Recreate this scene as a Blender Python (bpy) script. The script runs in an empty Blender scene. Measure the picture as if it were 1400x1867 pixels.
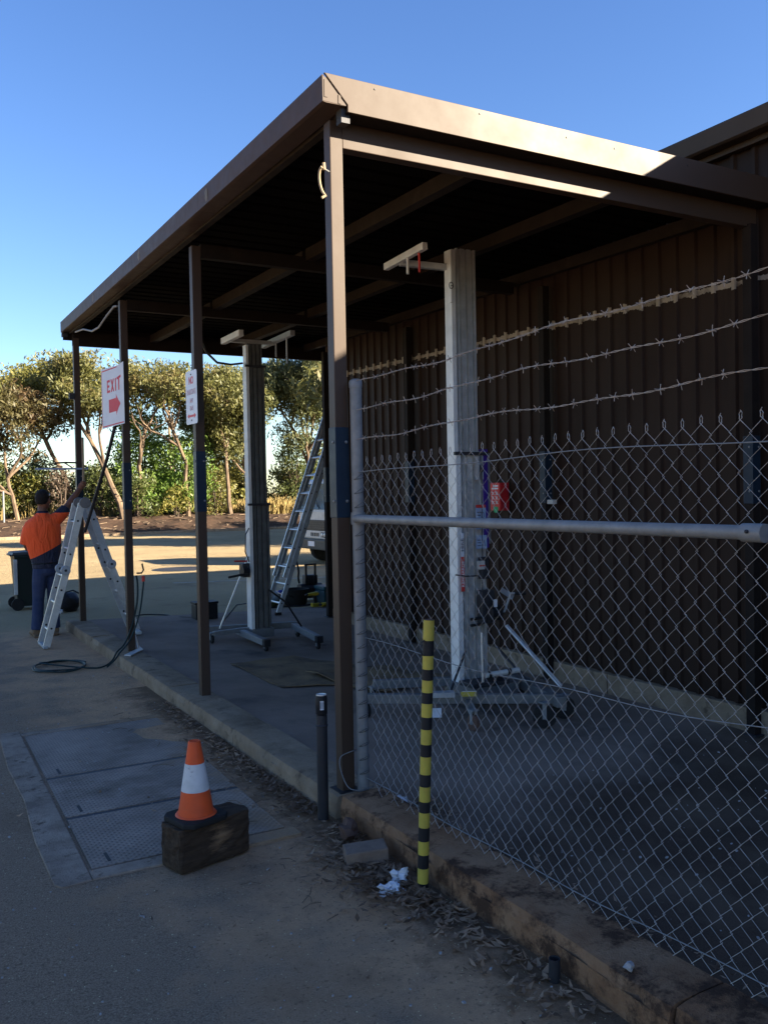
import bpy, bmesh, math, random
import numpy as np
from math import sin, cos, tan, pi, radians, sqrt, atan2, hypot
from mathutils import Vector, Matrix

SC = bpy.context.scene
COL = SC.collection
rnd = random.Random(7)

# ------------------------------------------------------------------ camera
CAM_H, YAW, PITCH, ROLL, FPX = 1.75, radians(29.4), radians(-1.34), radians(-1.07), 1623.0
cd = bpy.data.cameras.new('camera'); cam = bpy.data.objects.new('camera', cd); COL.objects.link(cam)
F = Vector((sin(YAW)*cos(PITCH), cos(YAW)*cos(PITCH), sin(PITCH)))
R0 = Vector((cos(YAW), -sin(YAW), 0)); U0 = R0.cross(F)
R1 = R0*cos(ROLL) + U0*sin(ROLL); U1 = -R0*sin(ROLL) + U0*cos(ROLL)
M = Matrix((R1, U1, -F)).transposed().to_4x4(); M.translation = (0, 0, CAM_H)
cam.matrix_world = M
cd.sensor_fit = 'VERTICAL'; cd.sensor_height = 36; cd.sensor_width = 27
cd.lens = 36*FPX/1867.0; cd.clip_start = .05; cd.clip_end = 3000
SC.camera = cam

# ------------------------------------------------------------------ sky, sun, exposure
SUN = Vector((1, -1, .59)).normalized()
w = bpy.data.worlds.new('World'); SC.world = w; w.use_nodes = True
nt = w.node_tree; nt.nodes.clear()
sky = nt.nodes.new('ShaderNodeTexSky'); sky.sky_type = 'NISHITA'; sky.sun_disc = False
sky.sun_elevation = math.asin(SUN.z); sky.sun_rotation = atan2(SUN.x, SUN.y)
sky.altitude = 0; sky.air_density = 1.0; sky.dust_density = 0.3; sky.ozone_density = 3.0
bg = nt.nodes.new('ShaderNodeBackground'); bg.inputs[1].default_value = .05
wo = nt.nodes.new('ShaderNodeOutputWorld')
hs = nt.nodes.new('ShaderNodeHueSaturation'); hs.inputs['Saturation'].default_value = 1.17; hs.inputs['Hue'].default_value = .512
nt.links.new(sky.outputs[0], hs.inputs['Color']); nt.links.new(hs.outputs[0], bg.inputs[0]); nt.links.new(bg.outputs[0], wo.inputs[0])
sd = bpy.data.lights.new('sun', 'SUN'); sd.energy = 5.0; sd.angle = radians(.55); sd.color = (1, .87, .66)
sun = bpy.data.objects.new('sun', sd); COL.objects.link(sun)
sun.rotation_euler = SUN.to_track_quat('Z', 'Y').to_euler(); sun.location = (20, -20, 12)
vs = SC.view_settings; vs.view_transform = 'Standard'; vs.look = 'None'; vs.gamma = 1; vs.exposure = 2.4
vs.use_curve_mapping = False

# ------------------------------------------------------------------ helpers
class MB:
    """collects geometry in world coordinates; build() links it as one mesh object"""
    def __init__(s): s.v = []; s.f = []
    def add(s, vs_, fs_):
        o = len(s.v); s.v += [tuple(p) for p in vs_]; s.f += [tuple(i+o for i in f) for f in fs_]; return s
    def box(s, a, b):
        x0, y0, z0 = a; x1, y1, z1 = b
        return s.add([(x0,y0,z0),(x1,y0,z0),(x1,y1,z0),(x0,y1,z0),(x0,y0,z1),(x1,y0,z1),(x1,y1,z1),(x0,y1,z1)],
              [(0,3,2,1),(4,5,6,7),(0,1,5,4),(1,2,6,5),(2,3,7,6),(3,0,4,7)])
    def obox(s, c, ax, ay, az, hx, hy, hz):
        c = Vector(c); ax = Vector(ax).normalized()*hx; ay = Vector(ay).normalized()*hy; az = Vector(az).normalized()*hz
        P = [c+ax*i+ay*j+az*k for k in (-1,1) for i, j in ((-1,-1),(1,-1),(1,1),(-1,1))]
        return s.add(P, [(0,3,2,1),(4,5,6,7),(0,1,5,4),(1,2,6,5),(2,3,7,6),(3,0,4,7)])
    def bar(s, p0, p1, wd, h, up=(0,0,1)):
        p0 = Vector(p0); p1 = Vector(p1); d = p1-p0; n = d.normalized(); u = Vector(up)
        sx = n.cross(u)
        if sx.length < 1e-4: sx = n.cross(Vector((1,0,0)))
        sx.normalize(); uu = sx.cross(n)
        return s.obox((p0+p1)/2, n, sx, uu, d.length/2, wd/2, h/2)
    def tube(s, pts, r, n=8, caps=True):
        pts = [Vector(p) for p in pts]; m = len(pts)
        rs = r if isinstance(r, (list, tuple)) else [r]*m
        t0 = (pts[1]-pts[0]).normalized()
        a = t0.cross(Vector((0,0,1)))
        if a.length < 1e-3: a = t0.cross(Vector((1,0,0)))
        a.normalize(); V = []; Fc = []
        for i in range(m):
            t = (pts[min(i+1,m-1)]-pts[max(i-1,0)])
            if t.length < 1e-9: t = t0
            t = t.normalized(); a = a - t*a.dot(t)
            if a.length < 1e-6: a = t.orthogonal()
            a.normalize(); b = t.cross(a)
            for k in range(n):
                an = 2*pi*k/n; V.append(pts[i] + (a*cos(an)+b*sin(an))*rs[i])
        for i in range(m-1):
            for k in range(n):
                k2 = (k+1) % n
                Fc.append((i*n+k, i*n+k2, (i+1)*n+k2, (i+1)*n+k))
        if caps:
            Fc.append(tuple(range(n-1,-1,-1))); Fc.append(tuple((m-1)*n+k for k in range(n)))
        return s.add(V, Fc)
    def lathe(s, prof, c=(0,0,0), n=20, axis=None, ellip=None):
        """profile [(r,z)...] about an axis through c"""
        az = Vector(axis or (0,0,1)).normalized(); ax = az.orthogonal().normalized(); ay = az.cross(ax)
        if axis is None: ax = Vector((1,0,0)); ay = Vector((0,1,0))
        c = Vector(c); ex, ey = ellip or (1,1); V = []; Fc = []
        for r, z in prof:
            for k in range(n):
                an = 2*pi*k/n; V.append(c + az*z + (ax*cos(an)*ex+ay*sin(an)*ey)*r)
        m = len(prof)
        for i in range(m-1):
            for k in range(n):
                k2 = (k+1) % n; Fc.append((i*n+k, i*n+k2, (i+1)*n+k2, (i+1)*n+k))
        Fc.append(tuple(range(n-1,-1,-1))); Fc.append(tuple((m-1)*n+k for k in range(n)))
        return s.add(V, Fc)
    def prism(s, poly, ext):
        """3-D polygon extruded by vector ext"""
        P = [Vector(p) for p in poly]; e = Vector(ext); n = len(P)
        return s.add(P + [p+e for p in P], [tuple(range(n-1,-1,-1)), tuple(range(n,2*n))] + [(i,(i+1)%n,n+(i+1)%n,n+i) for i in range(n)])
    def blob(s, c, r, seed=0, jit=.15, sub=2):
        bm = bmesh.new(); bmesh.ops.create_icosphere(bm, subdivisions=sub, radius=1)
        q = random.Random(seed); ph = [q.uniform(0,6) for _ in range(6)]
        rx, ry, rz = r if isinstance(r,(tuple,list)) else (r,r,r)
        V = []
        for v in bm.verts:
            p = v.co; k = 1+jit*(sin(p.x*3+ph[0])*sin(p.y*3+ph[1])+.6*sin(p.z*5+ph[2]+p.x*4)+.5*q.uniform(-1,1)*.6)
            V.append((c[0]+p.x*k*rx, c[1]+p.y*k*ry, c[2]+p.z*k*rz))
        Fc = [tuple(v.index for v in f.verts) for f in bm.faces]; bm.free()
        return s.add(V, Fc)
    def mesh(s, name, org=(0,0,0), smooth=False, bevel=0, seg=2):
        me = bpy.data.meshes.new(name)
        me.from_pydata([(x-org[0], y-org[1], z-org[2]) for x, y, z in s.v], [], s.f)
        if bevel:
            bm = bmesh.new(); bm.from_mesh(me)
            bmesh.ops.recalc_face_normals(bm, faces=bm.faces)
            ed = [e for e in bm.edges if len(e.link_faces) == 2 and e.calc_face_angle(0) > .6]
            bmesh.ops.bevel(bm, geom=ed, offset=bevel, segments=seg, affect='EDGES', profile=.6, clamp_overlap=True)
            bm.to_mesh(me); bm.free()
        if smooth:
            me.shade_smooth()
            try: me.set_sharp_from_angle(angle=radians(38))
            except Exception: pass
        return me
    def build(s, name, mt, parent=None, smooth=False, bevel=0, seg=2):
        org = ORG.get(parent.name, (0,0,0)) if parent else (0,0,0)
        me = s.mesh(name, org, smooth, bevel, seg)
        o = link(name, me, parent); me.materials.append(MAT[mt] if isinstance(mt, str) else mt)
        return o

ORG = {}
def link(name, me, parent=None):
    o = bpy.data.objects.new(name, me); COL.objects.link(o)
    if parent: o.parent = parent; ORG[o.name] = ORG.get(parent.name, (0,0,0))
    return o
def tag(o, label=None, cat=None, group=None, kind=None):
    if label: o['label'] = label
    if cat: o['category'] = cat
    if group: o['group'] = group
    if kind: o['kind'] = kind
    return o
def thing(name, label, cat, loc, group=None):
    o = bpy.data.objects.new(name, None); COL.objects.link(o); o.location = loc; o.empty_display_size = .2
    ORG[o.name] = tuple(loc)
    return tag(o, label, cat, group)
def solo(mb, name, mt, label, cat, loc, group=None, **k):
    """a thing that is a single mesh, origin at its base"""
    me = mb.mesh(name, loc, **k); o = bpy.data.objects.new(name, me); COL.objects.link(o); o.location = loc
    me.materials.append(MAT[mt] if isinstance(mt, str) else mt); ORG[o.name] = tuple(loc)
    return tag(o, label, cat, group)
def inst(name, me, parent, loc, rot=None):
    o = link(name, me, parent); g = ORG.get(parent.name, (0,0,0)) if parent else (0,0,0)
    o.location = (loc[0]-g[0], loc[1]-g[1], loc[2]-g[2])
    if rot: o.rotation_euler = rot
    return o
def lerp(a, b, t): return a+(b-a)*t
def text_mesh(txt, size, mt, name, parent, origin, ax, ay, bold=0, align='CENTER', sx=1.0, depth=.0006):
    """flat lettering lying in the plane of ax (reading direction) and ay (up)"""
    cu = bpy.data.curves.new(name, 'FONT'); cu.body = txt; cu.size = size; cu.align_x = align; cu.align_y = 'CENTER'
    cu.offset = bold; cu.extrude = depth; cu.resolution_u = 3
    tmp = bpy.data.objects.new('tmp_text', cu); COL.objects.link(tmp)
    dg = bpy.context.evaluated_depsgraph_get(); me = bpy.data.meshes.new_from_object(tmp.evaluated_get(dg))
    bpy.data.objects.remove(tmp); me.name = name
    ax = Vector(ax).normalized(); ay = Vector(ay).normalized(); n = ax.cross(ay)
    g = Vector(ORG.get(parent.name, (0,0,0))); o3 = Vector(origin)-g
    for v in me.vertices: v.co = o3 + ax*v.co.x*sx + ay*v.co.y + n*v.co.z
    me.materials.clear(); me.materials.append(MAT[mt])
    return link(name, me, parent)

# ------------------------------------------------------------------ materials
MAT = {}
def nodes(name):
    m = bpy.data.materials.new(name); m.use_nodes = True; MAT[name] = m
    n = m.node_tree.nodes; l = m.node_tree.links
    return m, n, l, n['Principled BSDF']
def noise(n, l, co, scale, detail=4, rough=.6):
    t = n.new('ShaderNodeTexNoise'); t.inputs['Scale'].default_value = scale; t.inputs['Detail'].default_value = detail
    t.inputs['Roughness'].default_value = rough; l.new(co, t.inputs['Vector']); return t.outputs['Fac']
def ramp(n, l, f, a, b, c0=(0,0,0,1), c1=(1,1,1,1)):
    r = n.new('ShaderNodeValToRGB'); e = r.color_ramp.elements; e[0].position = a; e[1].position = b
    e[0].color = c0; e[1].color = c1; l.new(f, r.inputs[0]); return r.outputs['Color']
def mix(n, l, f, a, b, mode='MIX'):
    m = n.new('ShaderNodeMix'); m.data_type = 'RGBA'; m.blend_type = mode
    if isinstance(f, (int, float)): m.inputs[0].default_value = f
    else: l.new(f, m.inputs[0])
    for s_, v in ((6, a), (7, b)):
        if isinstance(v, tuple): m.inputs[s_].default_value = (*v[:3], 1)
        else: l.new(v, m.inputs[s_])
    return m.outputs[2]
def mth(n, l, op, a, b=None, c=None):
    m = n.new('ShaderNodeMath'); m.operation = op
    for i, v in enumerate((a, b, c)):
        if v is None: continue
        if isinstance(v, (int, float)): m.inputs[i].default_value = v
        else: l.new(v, m.inputs[i])
    return m.outputs[0]
def pos(n): return n.new('ShaderNodeNewGeometry').outputs['Position']
def bump(n, l, bs, h, strength=.3, dist=.01):
    b = n.new('ShaderNodeBump'); b.inputs['Strength'].default_value = strength; b.inputs['Distance'].default_value = dist
    l.new(h, b.inputs['Height']); l.new(b.outputs[0], bs.inputs['Normal'])
def mat(name, c, rough=.6, metal=0, c2=None, var=.25, scale=6, grime=None, gscale=2.5, gthr=.58, bmp=.1, bscale=80, spec=.22, coat=0):
    m, n, l, bs = nodes(name); p = pos(n)
    c2 = c2 or tuple(x*(1-var) for x in c)
    col = mix(n, l, ramp(n, l, noise(n, l, p, scale, 6, .65), .35, .65), c2, c)
    if grime:
        g = noise(n, l, p, gscale, 8, .75); col = mix(n, l, ramp(n, l, g, gthr, gthr+.12), col, grime)
    l.new(col, bs.inputs['Base Color'])
    rr = n.new('ShaderNodeMapRange'); rr.inputs[3].default_value = max(rough-.12, .05); rr.inputs[4].default_value = min(rough+.12, 1)
    l.new(noise(n, l, p, scale*2.3, 5), rr.inputs[0]); l.new(rr.outputs[0], bs.inputs['Roughness'])
    bs.inputs['Metallic'].default_value = metal; bs.inputs['Specular IOR Level'].default_value = spec
    if coat: bs.inputs['Coat Weight'].default_value = coat
    if bmp: bump(n, l, bs, noise(n, l, p, bscale, 4), bmp, .004)
    return m

mat('brown_paint', (.062,.040,.028), .5, c2=(.058,.0375,.0265), scale=1.1, spec=.2, grime=(.075,.052,.038), gscale=.9, gthr=.68, bmp=.04, bscale=30)
mat('gutter_paint', (.078,.050,.037), .55, spec=.12, c2=(.068,.044,.033), grime=(.10,.075,.06), gscale=1.3, gthr=.64, bmp=.05, bscale=25)
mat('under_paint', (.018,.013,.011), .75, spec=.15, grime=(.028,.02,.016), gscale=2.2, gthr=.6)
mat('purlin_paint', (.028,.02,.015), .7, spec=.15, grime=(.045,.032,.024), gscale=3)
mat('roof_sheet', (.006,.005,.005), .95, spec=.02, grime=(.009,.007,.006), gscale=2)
mat('blue_paint', (.012,.026,.045), .45, c2=(.01,.02,.036), grime=(.06,.07,.09), gscale=9, gthr=.68)
mat('galv', (.23,.235,.235), .55, .2, c2=(.17,.175,.175), scale=14, grime=(.22,.21,.19), gscale=6, gthr=.66, bmp=.06)
mat('galv_wire', (.46,.43,.39), .55, .2, c2=(.32,.29,.26), scale=30, bmp=0)
mat('barb_wire', (.42,.36,.30), .6, .15, c2=(.25,.2,.16), scale=30, bmp=0)
mat('alu', (.62,.62,.61), .38, .6, c2=(.48,.48,.47), scale=10, grime=(.28,.27,.26), gscale=5, gthr=.68, bmp=.05)
mat('alu_dull', (.42,.44,.46), .5, .5, c2=(.33,.35,.37), scale=9, grime=(.2,.19,.18), gscale=5, gthr=.62, bmp=.05)
mat('alu_dark', (.15,.15,.145), .5, .4, c2=(.10,.10,.098), scale=9, grime=(.08,.075,.07), gscale=5, gthr=.62, bmp=.05)
mat('alu_pale', (.72,.72,.70), .5, .15, c2=(.6,.6,.58), scale=6, grime=(.4,.38,.35), gscale=6, gthr=.68, bmp=.05)
mat('lift_grey', (.19,.185,.175), .55, .2, c2=(.13,.13,.125), grime=(.09,.09,.09), gscale=5, gthr=.62)
mat('black_plastic', (.018,.018,.02), .5, bmp=.08)
mat('black_rubber', (.022,.021,.02), .8, grime=(.06,.055,.05), gscale=7, gthr=.6)
mat('steel_dark', (.05,.05,.055), .5, .4, grime=(.1,.07,.05), gscale=8, gthr=.62)
mat('purple', (.055,.02,.22), .5, grime=(.1,.08,.16), gscale=8, gthr=.66)
mat('red_gloss', (.50,.025,.03), .4, c2=(.42,.02,.025), bmp=.03)
mat('red_label', (.62,.06,.05), .5, bmp=.02)
mat('white_label', (.68,.69,.72), .5, c2=(.6,.6,.63), grime=(.4,.4,.42), gscale=30, gthr=.6, bmp=.02)
mat('blue_label', (.28,.36,.5), .5, c2=(.24,.3,.43), bmp=.02)
mat('ink_dark', (.06,.07,.10), .6, bmp=0)
mat('ink_white', (.75,.75,.75), .6, bmp=0)
mat('green_tag', (.03,.36,.13), .6, bmp=0)
mat('sign_white', (.66,.68,.72), .4, c2=(.6,.62,.66), grime=(.45,.45,.45), gscale=7, gthr=.66, bmp=.02)
mat('sign_red', (.62,.07,.09), .5, c2=(.55,.07,.09), bmp=.02)
mat('sign_faded', (.52,.34,.38), .55, c2=(.6,.5,.52), scale=25, bmp=0)
mat('cone_orange', (.74,.10,.025), .5, c2=(.62,.09,.03), scale=9, grime=(.42,.14,.07), gscale=11, gthr=.6, bmp=.1, bscale=40)
mat('cone_white', (.62,.61,.60), .5, c2=(.52,.51,.49), scale=12, grime=(.14,.11,.09), gscale=17, gthr=.62, bmp=.1)

mat('concrete', (.20,.185,.165), .85, c2=(.15,.14,.125), scale=5, grime=(.10,.09,.08), gscale=3, gthr=.56, bmp=.35, bscale=45)
mat('concrete_frame', (.21,.19,.17), .9, c2=(.15,.135,.12), scale=5, grime=(.30,.27,.24), gscale=4, gthr=.58, bmp=.4, bscale=50)
mat('brick_grey', (.24,.17,.125), .9, c2=(.17,.12,.09), scale=14, bmp=.5, bscale=60)
mat('brick_red', (.13,.075,.055), .9, scale=14, bmp=.5, bscale=60)
mat('stripe_yellow', (.48,.38,.06), .5, c2=(.4,.32,.06), scale=14, grime=(.2,.19,.17), gscale=18, gthr=.66, bmp=.12)
mat('stripe_black', (.018,.018,.02), .55, grime=(.07,.07,.07), gscale=18, gthr=.66)
mat('paper', (.66,.67,.70), .8, c2=(.55,.56,.6), scale=30, bmp=.2)
mat('skin', (.19,.085,.05), .55, c2=(.16,.07,.045), scale=20, bmp=.1)
mat('hair', (.018,.014,.012), .8, bmp=.4, bscale=200)
mat('navy', (.012,.016,.035), .85, bmp=.2, bscale=60)
mat('denim', (.05,.06,.11), .9, c2=(.025,.04,.09), scale=9, bmp=.4, bscale=40)
mat('boot_tan', (.22,.14,.08), .8, scale=20)
mat('bin_body', (.012,.022,.018), .5, c2=(.016,.02,.02), bmp=.06)
mat('bin_lid', (.05,.055,.058), .5, bmp=.06)
mat('pale_plastic', (.5,.5,.47), .6, bmp=.05)
mat('hose_green', (.012,.03,.028), .5, bmp=.03)
mat('yellow_tool', (.5,.36,.03), .5, bmp=.05)
mat('teal_case', (.01,.07,.09), .5, bmp=.05)
mat('blue_bag', (.05,.07,.35), .5, bmp=.3, bscale=30)
mat('clear_bag', (.35,.40,.45), .35, bmp=.4, bscale=30)
mat('olive_cloth', (.07,.075,.03), .9, bmp=.3)
mat('cardboard', (.26,.17,.085), .9, c2=(.17,.11,.06), scale=4, grime=(.075,.055,.04), gscale=2.5, gthr=.52, bmp=.25, bscale=20)
mat('pine', (.36,.27,.17), .7, scale=10)
mat('white_paint', (.6,.58,.54), .4, grime=(.45,.44,.42), gscale=4, gthr=.66, bmp=.03)
mat('indicator', (.75,.22,.02), .3, bmp=0)
mat('mulch', (.06,.034,.022), .95, c2=(.032,.02,.014), scale=3, grime=(.12,.08,.052), gscale=9, gthr=.55, bmp=.9, bscale=9)
mat('bark', (.19,.135,.09), .9, c2=(.085,.06,.042), scale=2.2, grime=(.08,.055,.045), gscale=1.5, gthr=.58, bmp=.5, bscale=12)
mat('bark_dark', (.09,.065,.05), .95, c2=(.05,.038,.03), scale=3, bmp=.6, bscale=12)
mat('pole_wood', (.25,.18,.12), .9, scale=3)
mat('dry_grass', (.30,.22,.085), .9, c2=(.2,.15,.06), scale=.8, bmp=.3)
mat('line_paint', (.45,.42,.36), .7, c2=(.33,.29,.22), scale=5)
mat('conduit_grey', (.26,.26,.26), .6)
mat('stone', (.4,.37,.35), .9, scale=20, bmp=.4)

def leaf_mat(name, a, b, c):
    m, n, l, bs = nodes(name); p = pos(n)
    at = n.new('ShaderNodeAttribute'); at.attribute_name = 'tint'
    col = mix(n, l, at.outputs['Fac'], a, b)
    col = mix(n, l, ramp(n, l, noise(n, l, p, .7, 3), .52, .68), col, c)
    l.new(col, bs.inputs['Base Color']); bs.inputs['Roughness'].default_value = .55
    tr = n.new('ShaderNodeBsdfTranslucent'); l.new(col, tr.inputs['Color'])
    ms = n.new('ShaderNodeMixShader'); ms.inputs[0].default_value = .4
    l.new(bs.outputs[0], ms.inputs[1]); l.new(tr.outputs[0], ms.inputs[2])
    l.new(ms.outputs[0], n['Material Output'].inputs[0])
leaf_mat('leaf_olive', (.07,.08,.024), (.20,.19,.055), (.19,.15,.055))
leaf_mat('leaf_grey', (.06,.076,.032), (.18,.19,.075), (.15,.15,.055))
leaf_mat('leaf_green', (.075,.14,.025), (.19,.29,.05), (.21,.25,.05))
leaf_mat('leaf_dark', (.048,.07,.02), (.13,.155,.045), (.135,.135,.045))
leaf_mat('leaf_rust', (.065,.06,.024), (.15,.125,.045), (.12,.07,.036))
leaf_mat('leaf_yellow', (.125,.135,.026), (.28,.24,.058), (.21,.20,.048))
leaf_mat('leaf_tan', (.10,.07,.05), (.17,.125,.088), (.08,.066,.036))
leaf_mat('litter', (.09,.052,.03), (.55,.36,.22), (.17,.10,.06))

def asphalt(name, dark, dust, pale, kerb_dust=True):
    m, n, l, bs = nodes(name); p = pos(n)
    sep = n.new('ShaderNodeSeparateXYZ'); l.new(p, sep.inputs[0]); x, y = sep.outputs[0], sep.outputs[1]
    fine = noise(n, l, p, 160, 5, .7); mid = noise(n, l, p, 2.2, 6, .6); big = noise(n, l, p, .55, 5, .6)
    base = mix(n, l, ramp(n, l, fine, .3, .7), tuple(v*.45 for v in dark), tuple(v*1.5 for v in dark))
    # dust lies in patches and more thickly along the kerb
    dm = ramp(n, l, mid, .42, .66)
    if kerb_dust:
        near = mth(n, l, 'SUBTRACT', 1, mth(n, l, 'MINIMUM', 1, mth(n, l, 'MULTIPLY', mth(n, l, 'ABSOLUTE', mth(n, l, 'SUBTRACT', x, 1.75)), .8)))
        f = mth(n, l, 'MULTIPLY', near, mth(n, l, 'LESS_THAN', y, 13))
        dm2 = ramp(n, l, mth(n, l, 'ADD', mth(n, l, 'MULTIPLY', mid, .95), mth(n, l, 'MULTIPLY', f, .36)), .58, .80)
        base = mix(n, l, dm2, base, dust)
        # dark leaf mould lies along the kerb foot
        sl_ = mth(n, l, 'ADD', x, mth(n, l, 'MULTIPLY', mth(n, l, 'SUBTRACT', noise(n, l, p, 4.5, 7, .7), .5), .9))
        sr = n.new('ShaderNodeMapRange'); sr.inputs[1].default_value = 1.72; sr.inputs[2].default_value = 2.0; l.new(sl_, sr.inputs[0])
        base = mix(n, l, mth(n, l, 'MULTIPLY', sr.outputs[0], mth(n, l, 'MULTIPLY', mth(n, l, 'LESS_THAN', y, 8.2), .8)), base, (.11,.072,.045))
        # the weathered lot beyond the workshop is an older, paler seal
        lot = n.new('ShaderNodeMapRange'); lot.inputs[1].default_value = 12.3; lot.inputs[2].default_value = 13.6
        l.new(mth(n, l, 'ADD', y, mth(n, l, 'MULTIPLY', big, 1.2)), lot.inputs[0])
        pl = mix(n, l, ramp(n, l, noise(n, l, p, .35, 6), .38, .66), tuple(v*.8 for v in pale), pale)
        base = mix(n, l, lot.outputs[0], base, pl)
    else:
        base = mix(n, l, dm, base, dust)
    v = n.new('ShaderNodeTexVoronoi'); v.inputs['Scale'].default_value = 95; l.new(p, v.inputs['Vector'])
    sp = mth(n, l, 'MULTIPLY', mth(n, l, 'LESS_THAN', v.outputs['Distance'], .22), ramp(n, l, noise(n, l, p, 38, 2), .6, .66))
    base = mix(n, l, sp, base, tuple(min(1, q*2.6) for q in dust))
    dk = ramp(n, l, noise(n, l, p, 55, 3, .6), .58, .68)
    base = mix(n, l, mth(n, l, 'MULTIPLY', dk, .55), base, tuple(q*.35 for q in dark))
    cr = ramp(n, l, noise(n, l, p, 1.1, 7, .7), .55, .66)
    base = mix(n, l, mth(n, l, 'MULTIPLY', cr, .5), base, tuple(q*.5 for q in dark))
    l.new(base, bs.inputs['Base Color']); bs.inputs['Roughness'].default_value = .95; bs.inputs['Specular IOR Level'].default_value = .08
    h = mth(n, l, 'ADD', mth(n, l, 'MULTIPLY', fine, .6), mth(n, l, 'MULTIPLY', noise(n, l, p, 14, 4), .8))
    bump(n, l, bs, h, 1.0, .02)
    return m
asphalt('asphalt', (.345,.24,.16), (.58,.35,.20), (.38,.29,.165))

def floor_mat():
    m, n, l, bs = nodes('slab_concrete'); p = pos(n)
    a = noise(n, l, p, 1.3, 7, .65); b = noise(n, l, p, 60, 4)
    c = mix(n, l, ramp(n, l, a, .35, .65), (.185,.132,.095), (.285,.205,.15))
    c = mix(n, l, ramp(n, l, noise(n, l, p, .8, 5), .58, .68), c, (.085,.068,.056))
    c = mix(n, l, mth(n, l, 'MULTIPLY', ramp(n, l, b, .35, .7), .25), c, (.22,.19,.16))
    sep = n.new('ShaderNodeSeparateXYZ'); l.new(p, sep.inputs[0])
    fine = noise(n, l, p, 160, 5, .7); yd = mix(n, l, ramp(n, l, fine, .3, .7), (.05,.033,.023), (.125,.085,.058))
    yd = mix(n, l, ramp(n, l, noise(n, l, p, 1.9, 6), .45, .68), yd, (.14,.098,.066))
    e = mth(n, l, 'ADD', sep.outputs[1], mth(n, l, 'ADD', mth(n, l, 'MULTIPLY', a, 1.1), mth(n, l, 'MULTIPLY', sep.outputs[0], -.22)))
    mr = n.new('ShaderNodeMapRange'); mr.inputs[1].default_value = 3.45; mr.inputs[2].default_value = 4.15; l.new(e, mr.inputs[0])
    c = mix(n, l, mr.outputs[0], yd, c)
    v = n.new('ShaderNodeTexVoronoi'); v.inputs['Scale'].default_value = 80; l.new(p, v.inputs['Vector'])
    c = mix(n, l, mth(n, l, 'MULTIPLY', mth(n, l, 'LESS_THAN', v.outputs['Distance'], .2), ramp(n, l, noise(n, l, p, 30, 2), .6, .66)), c, (.22,.18,.15))
    l.new(c, bs.inputs['Base Color']); bs.inputs['Roughness'].default_value = .85; bs.inputs['Specular IOR Level'].default_value = .1
    bump(n, l, bs, mth(n, l, 'ADD', b, mth(n, l, 'MULTIPLY', fine, .6)), .4, .008)
floor_mat()
def kerb_mat(name, a, b, dk, th=.55):
    m, n, l, bs = nodes(name); p = pos(n)
    c = mix(n, l, ramp(n, l, noise(n, l, p, 3, 7, .7), .34, .66), a, b)
    c = mix(n, l, ramp(n, l, noise(n, l, p, 5.5, 8, .75), th, th+.11), c, dk)
    c = mix(n, l, ramp(n, l, noise(n, l, p, 1.2, 4), .56, .72), c, tuple(v*.7 for v in a))
    l.new(c, bs.inputs['Base Color']); bs.inputs['Roughness'].default_value = .95; bs.inputs['Specular IOR Level'].default_value = .1
    bump(n, l, bs, mth(n, l, 'ADD', noise(n, l, p, 22, 6), mth(n, l, 'MULTIPLY', noise(n, l, p, 130, 3), .5)), .6, .015)
kerb_mat('kerb_pale', (.21,.15,.098), (.32,.24,.165), (.12,.088,.062))
kerb_mat('kerb_dirt', (.20,.10,.052), (.32,.19,.11), (.07,.04,.026), .47)

def wall_mat():
    m, n, l, bs = nodes('wall_sheet_paint'); p = pos(n)
    sep = n.new('ShaderNodeSeparateXYZ'); l.new(p, sep.inputs[0])
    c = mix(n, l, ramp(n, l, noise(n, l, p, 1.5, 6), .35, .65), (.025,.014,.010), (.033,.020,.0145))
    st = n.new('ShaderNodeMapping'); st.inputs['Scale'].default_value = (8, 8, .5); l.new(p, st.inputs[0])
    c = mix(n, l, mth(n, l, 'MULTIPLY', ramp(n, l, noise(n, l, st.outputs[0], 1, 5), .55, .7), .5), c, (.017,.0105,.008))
    # pale remains of an old flashing line across the ribs
    z0 = mth(n, l, 'ADD', mth(n, l, 'MULTIPLY', sep.outputs[1], .0177), 3.172)
    dz = mth(n, l, 'ABSOLUTE', mth(n, l, 'SUBTRACT', sep.outputs[2], z0))
    rib = mth(n, l, 'LESS_THAN', sep.outputs[0], 5.588)
    hw = mth(n, l, 'ADD', mth(n, l, 'MULTIPLY', rib, .024), mth(n, l, 'MULTIPLY', noise(n, l, p, 26, 5), .05))
    band = mth(n, l, 'LESS_THAN', dz, mth(n, l, 'SUBTRACT', hw, .006))
    nz = ramp(n, l, noise(n, l, p, 5, 4), .3, .55)
    band = mth(n, l, 'MULTIPLY', band, mth(n, l, 'MAXIMUM', mth(n, l, 'MULTIPLY', rib, .9), nz))
    c = mix(n, l, band, c, (.34,.29,.23))
    l.new(c, bs.inputs['Base Color']); bs.inputs['Roughness'].default_value = .6; bs.inputs['Specular IOR Level'].default_value = .12
    bump(n, l, bs, noise(n, l, p, 40, 3), .04, .003)
wall_mat()
def dusty(n, l, p, c, x0, wd):
    sep = n.new('ShaderNodeSeparateXYZ'); l.new(p, sep.inputs[0])
    e = mth(n, l, 'ADD', sep.outputs[0], mth(n, l, 'MULTIPLY', mth(n, l, 'SUBTRACT', noise(n, l, p, 3.2, 7, .7), .5), 1.1))
    mr = n.new('ShaderNodeMapRange'); mr.inputs[1].default_value = x0; mr.inputs[2].default_value = x0+wd; l.new(e, mr.inputs[0])
    return mix(n, l, mr.outputs[0], c, mix(n, l, noise(n, l, p, 120, 4), (.19,.125,.075), (.46,.30,.18)))
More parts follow.
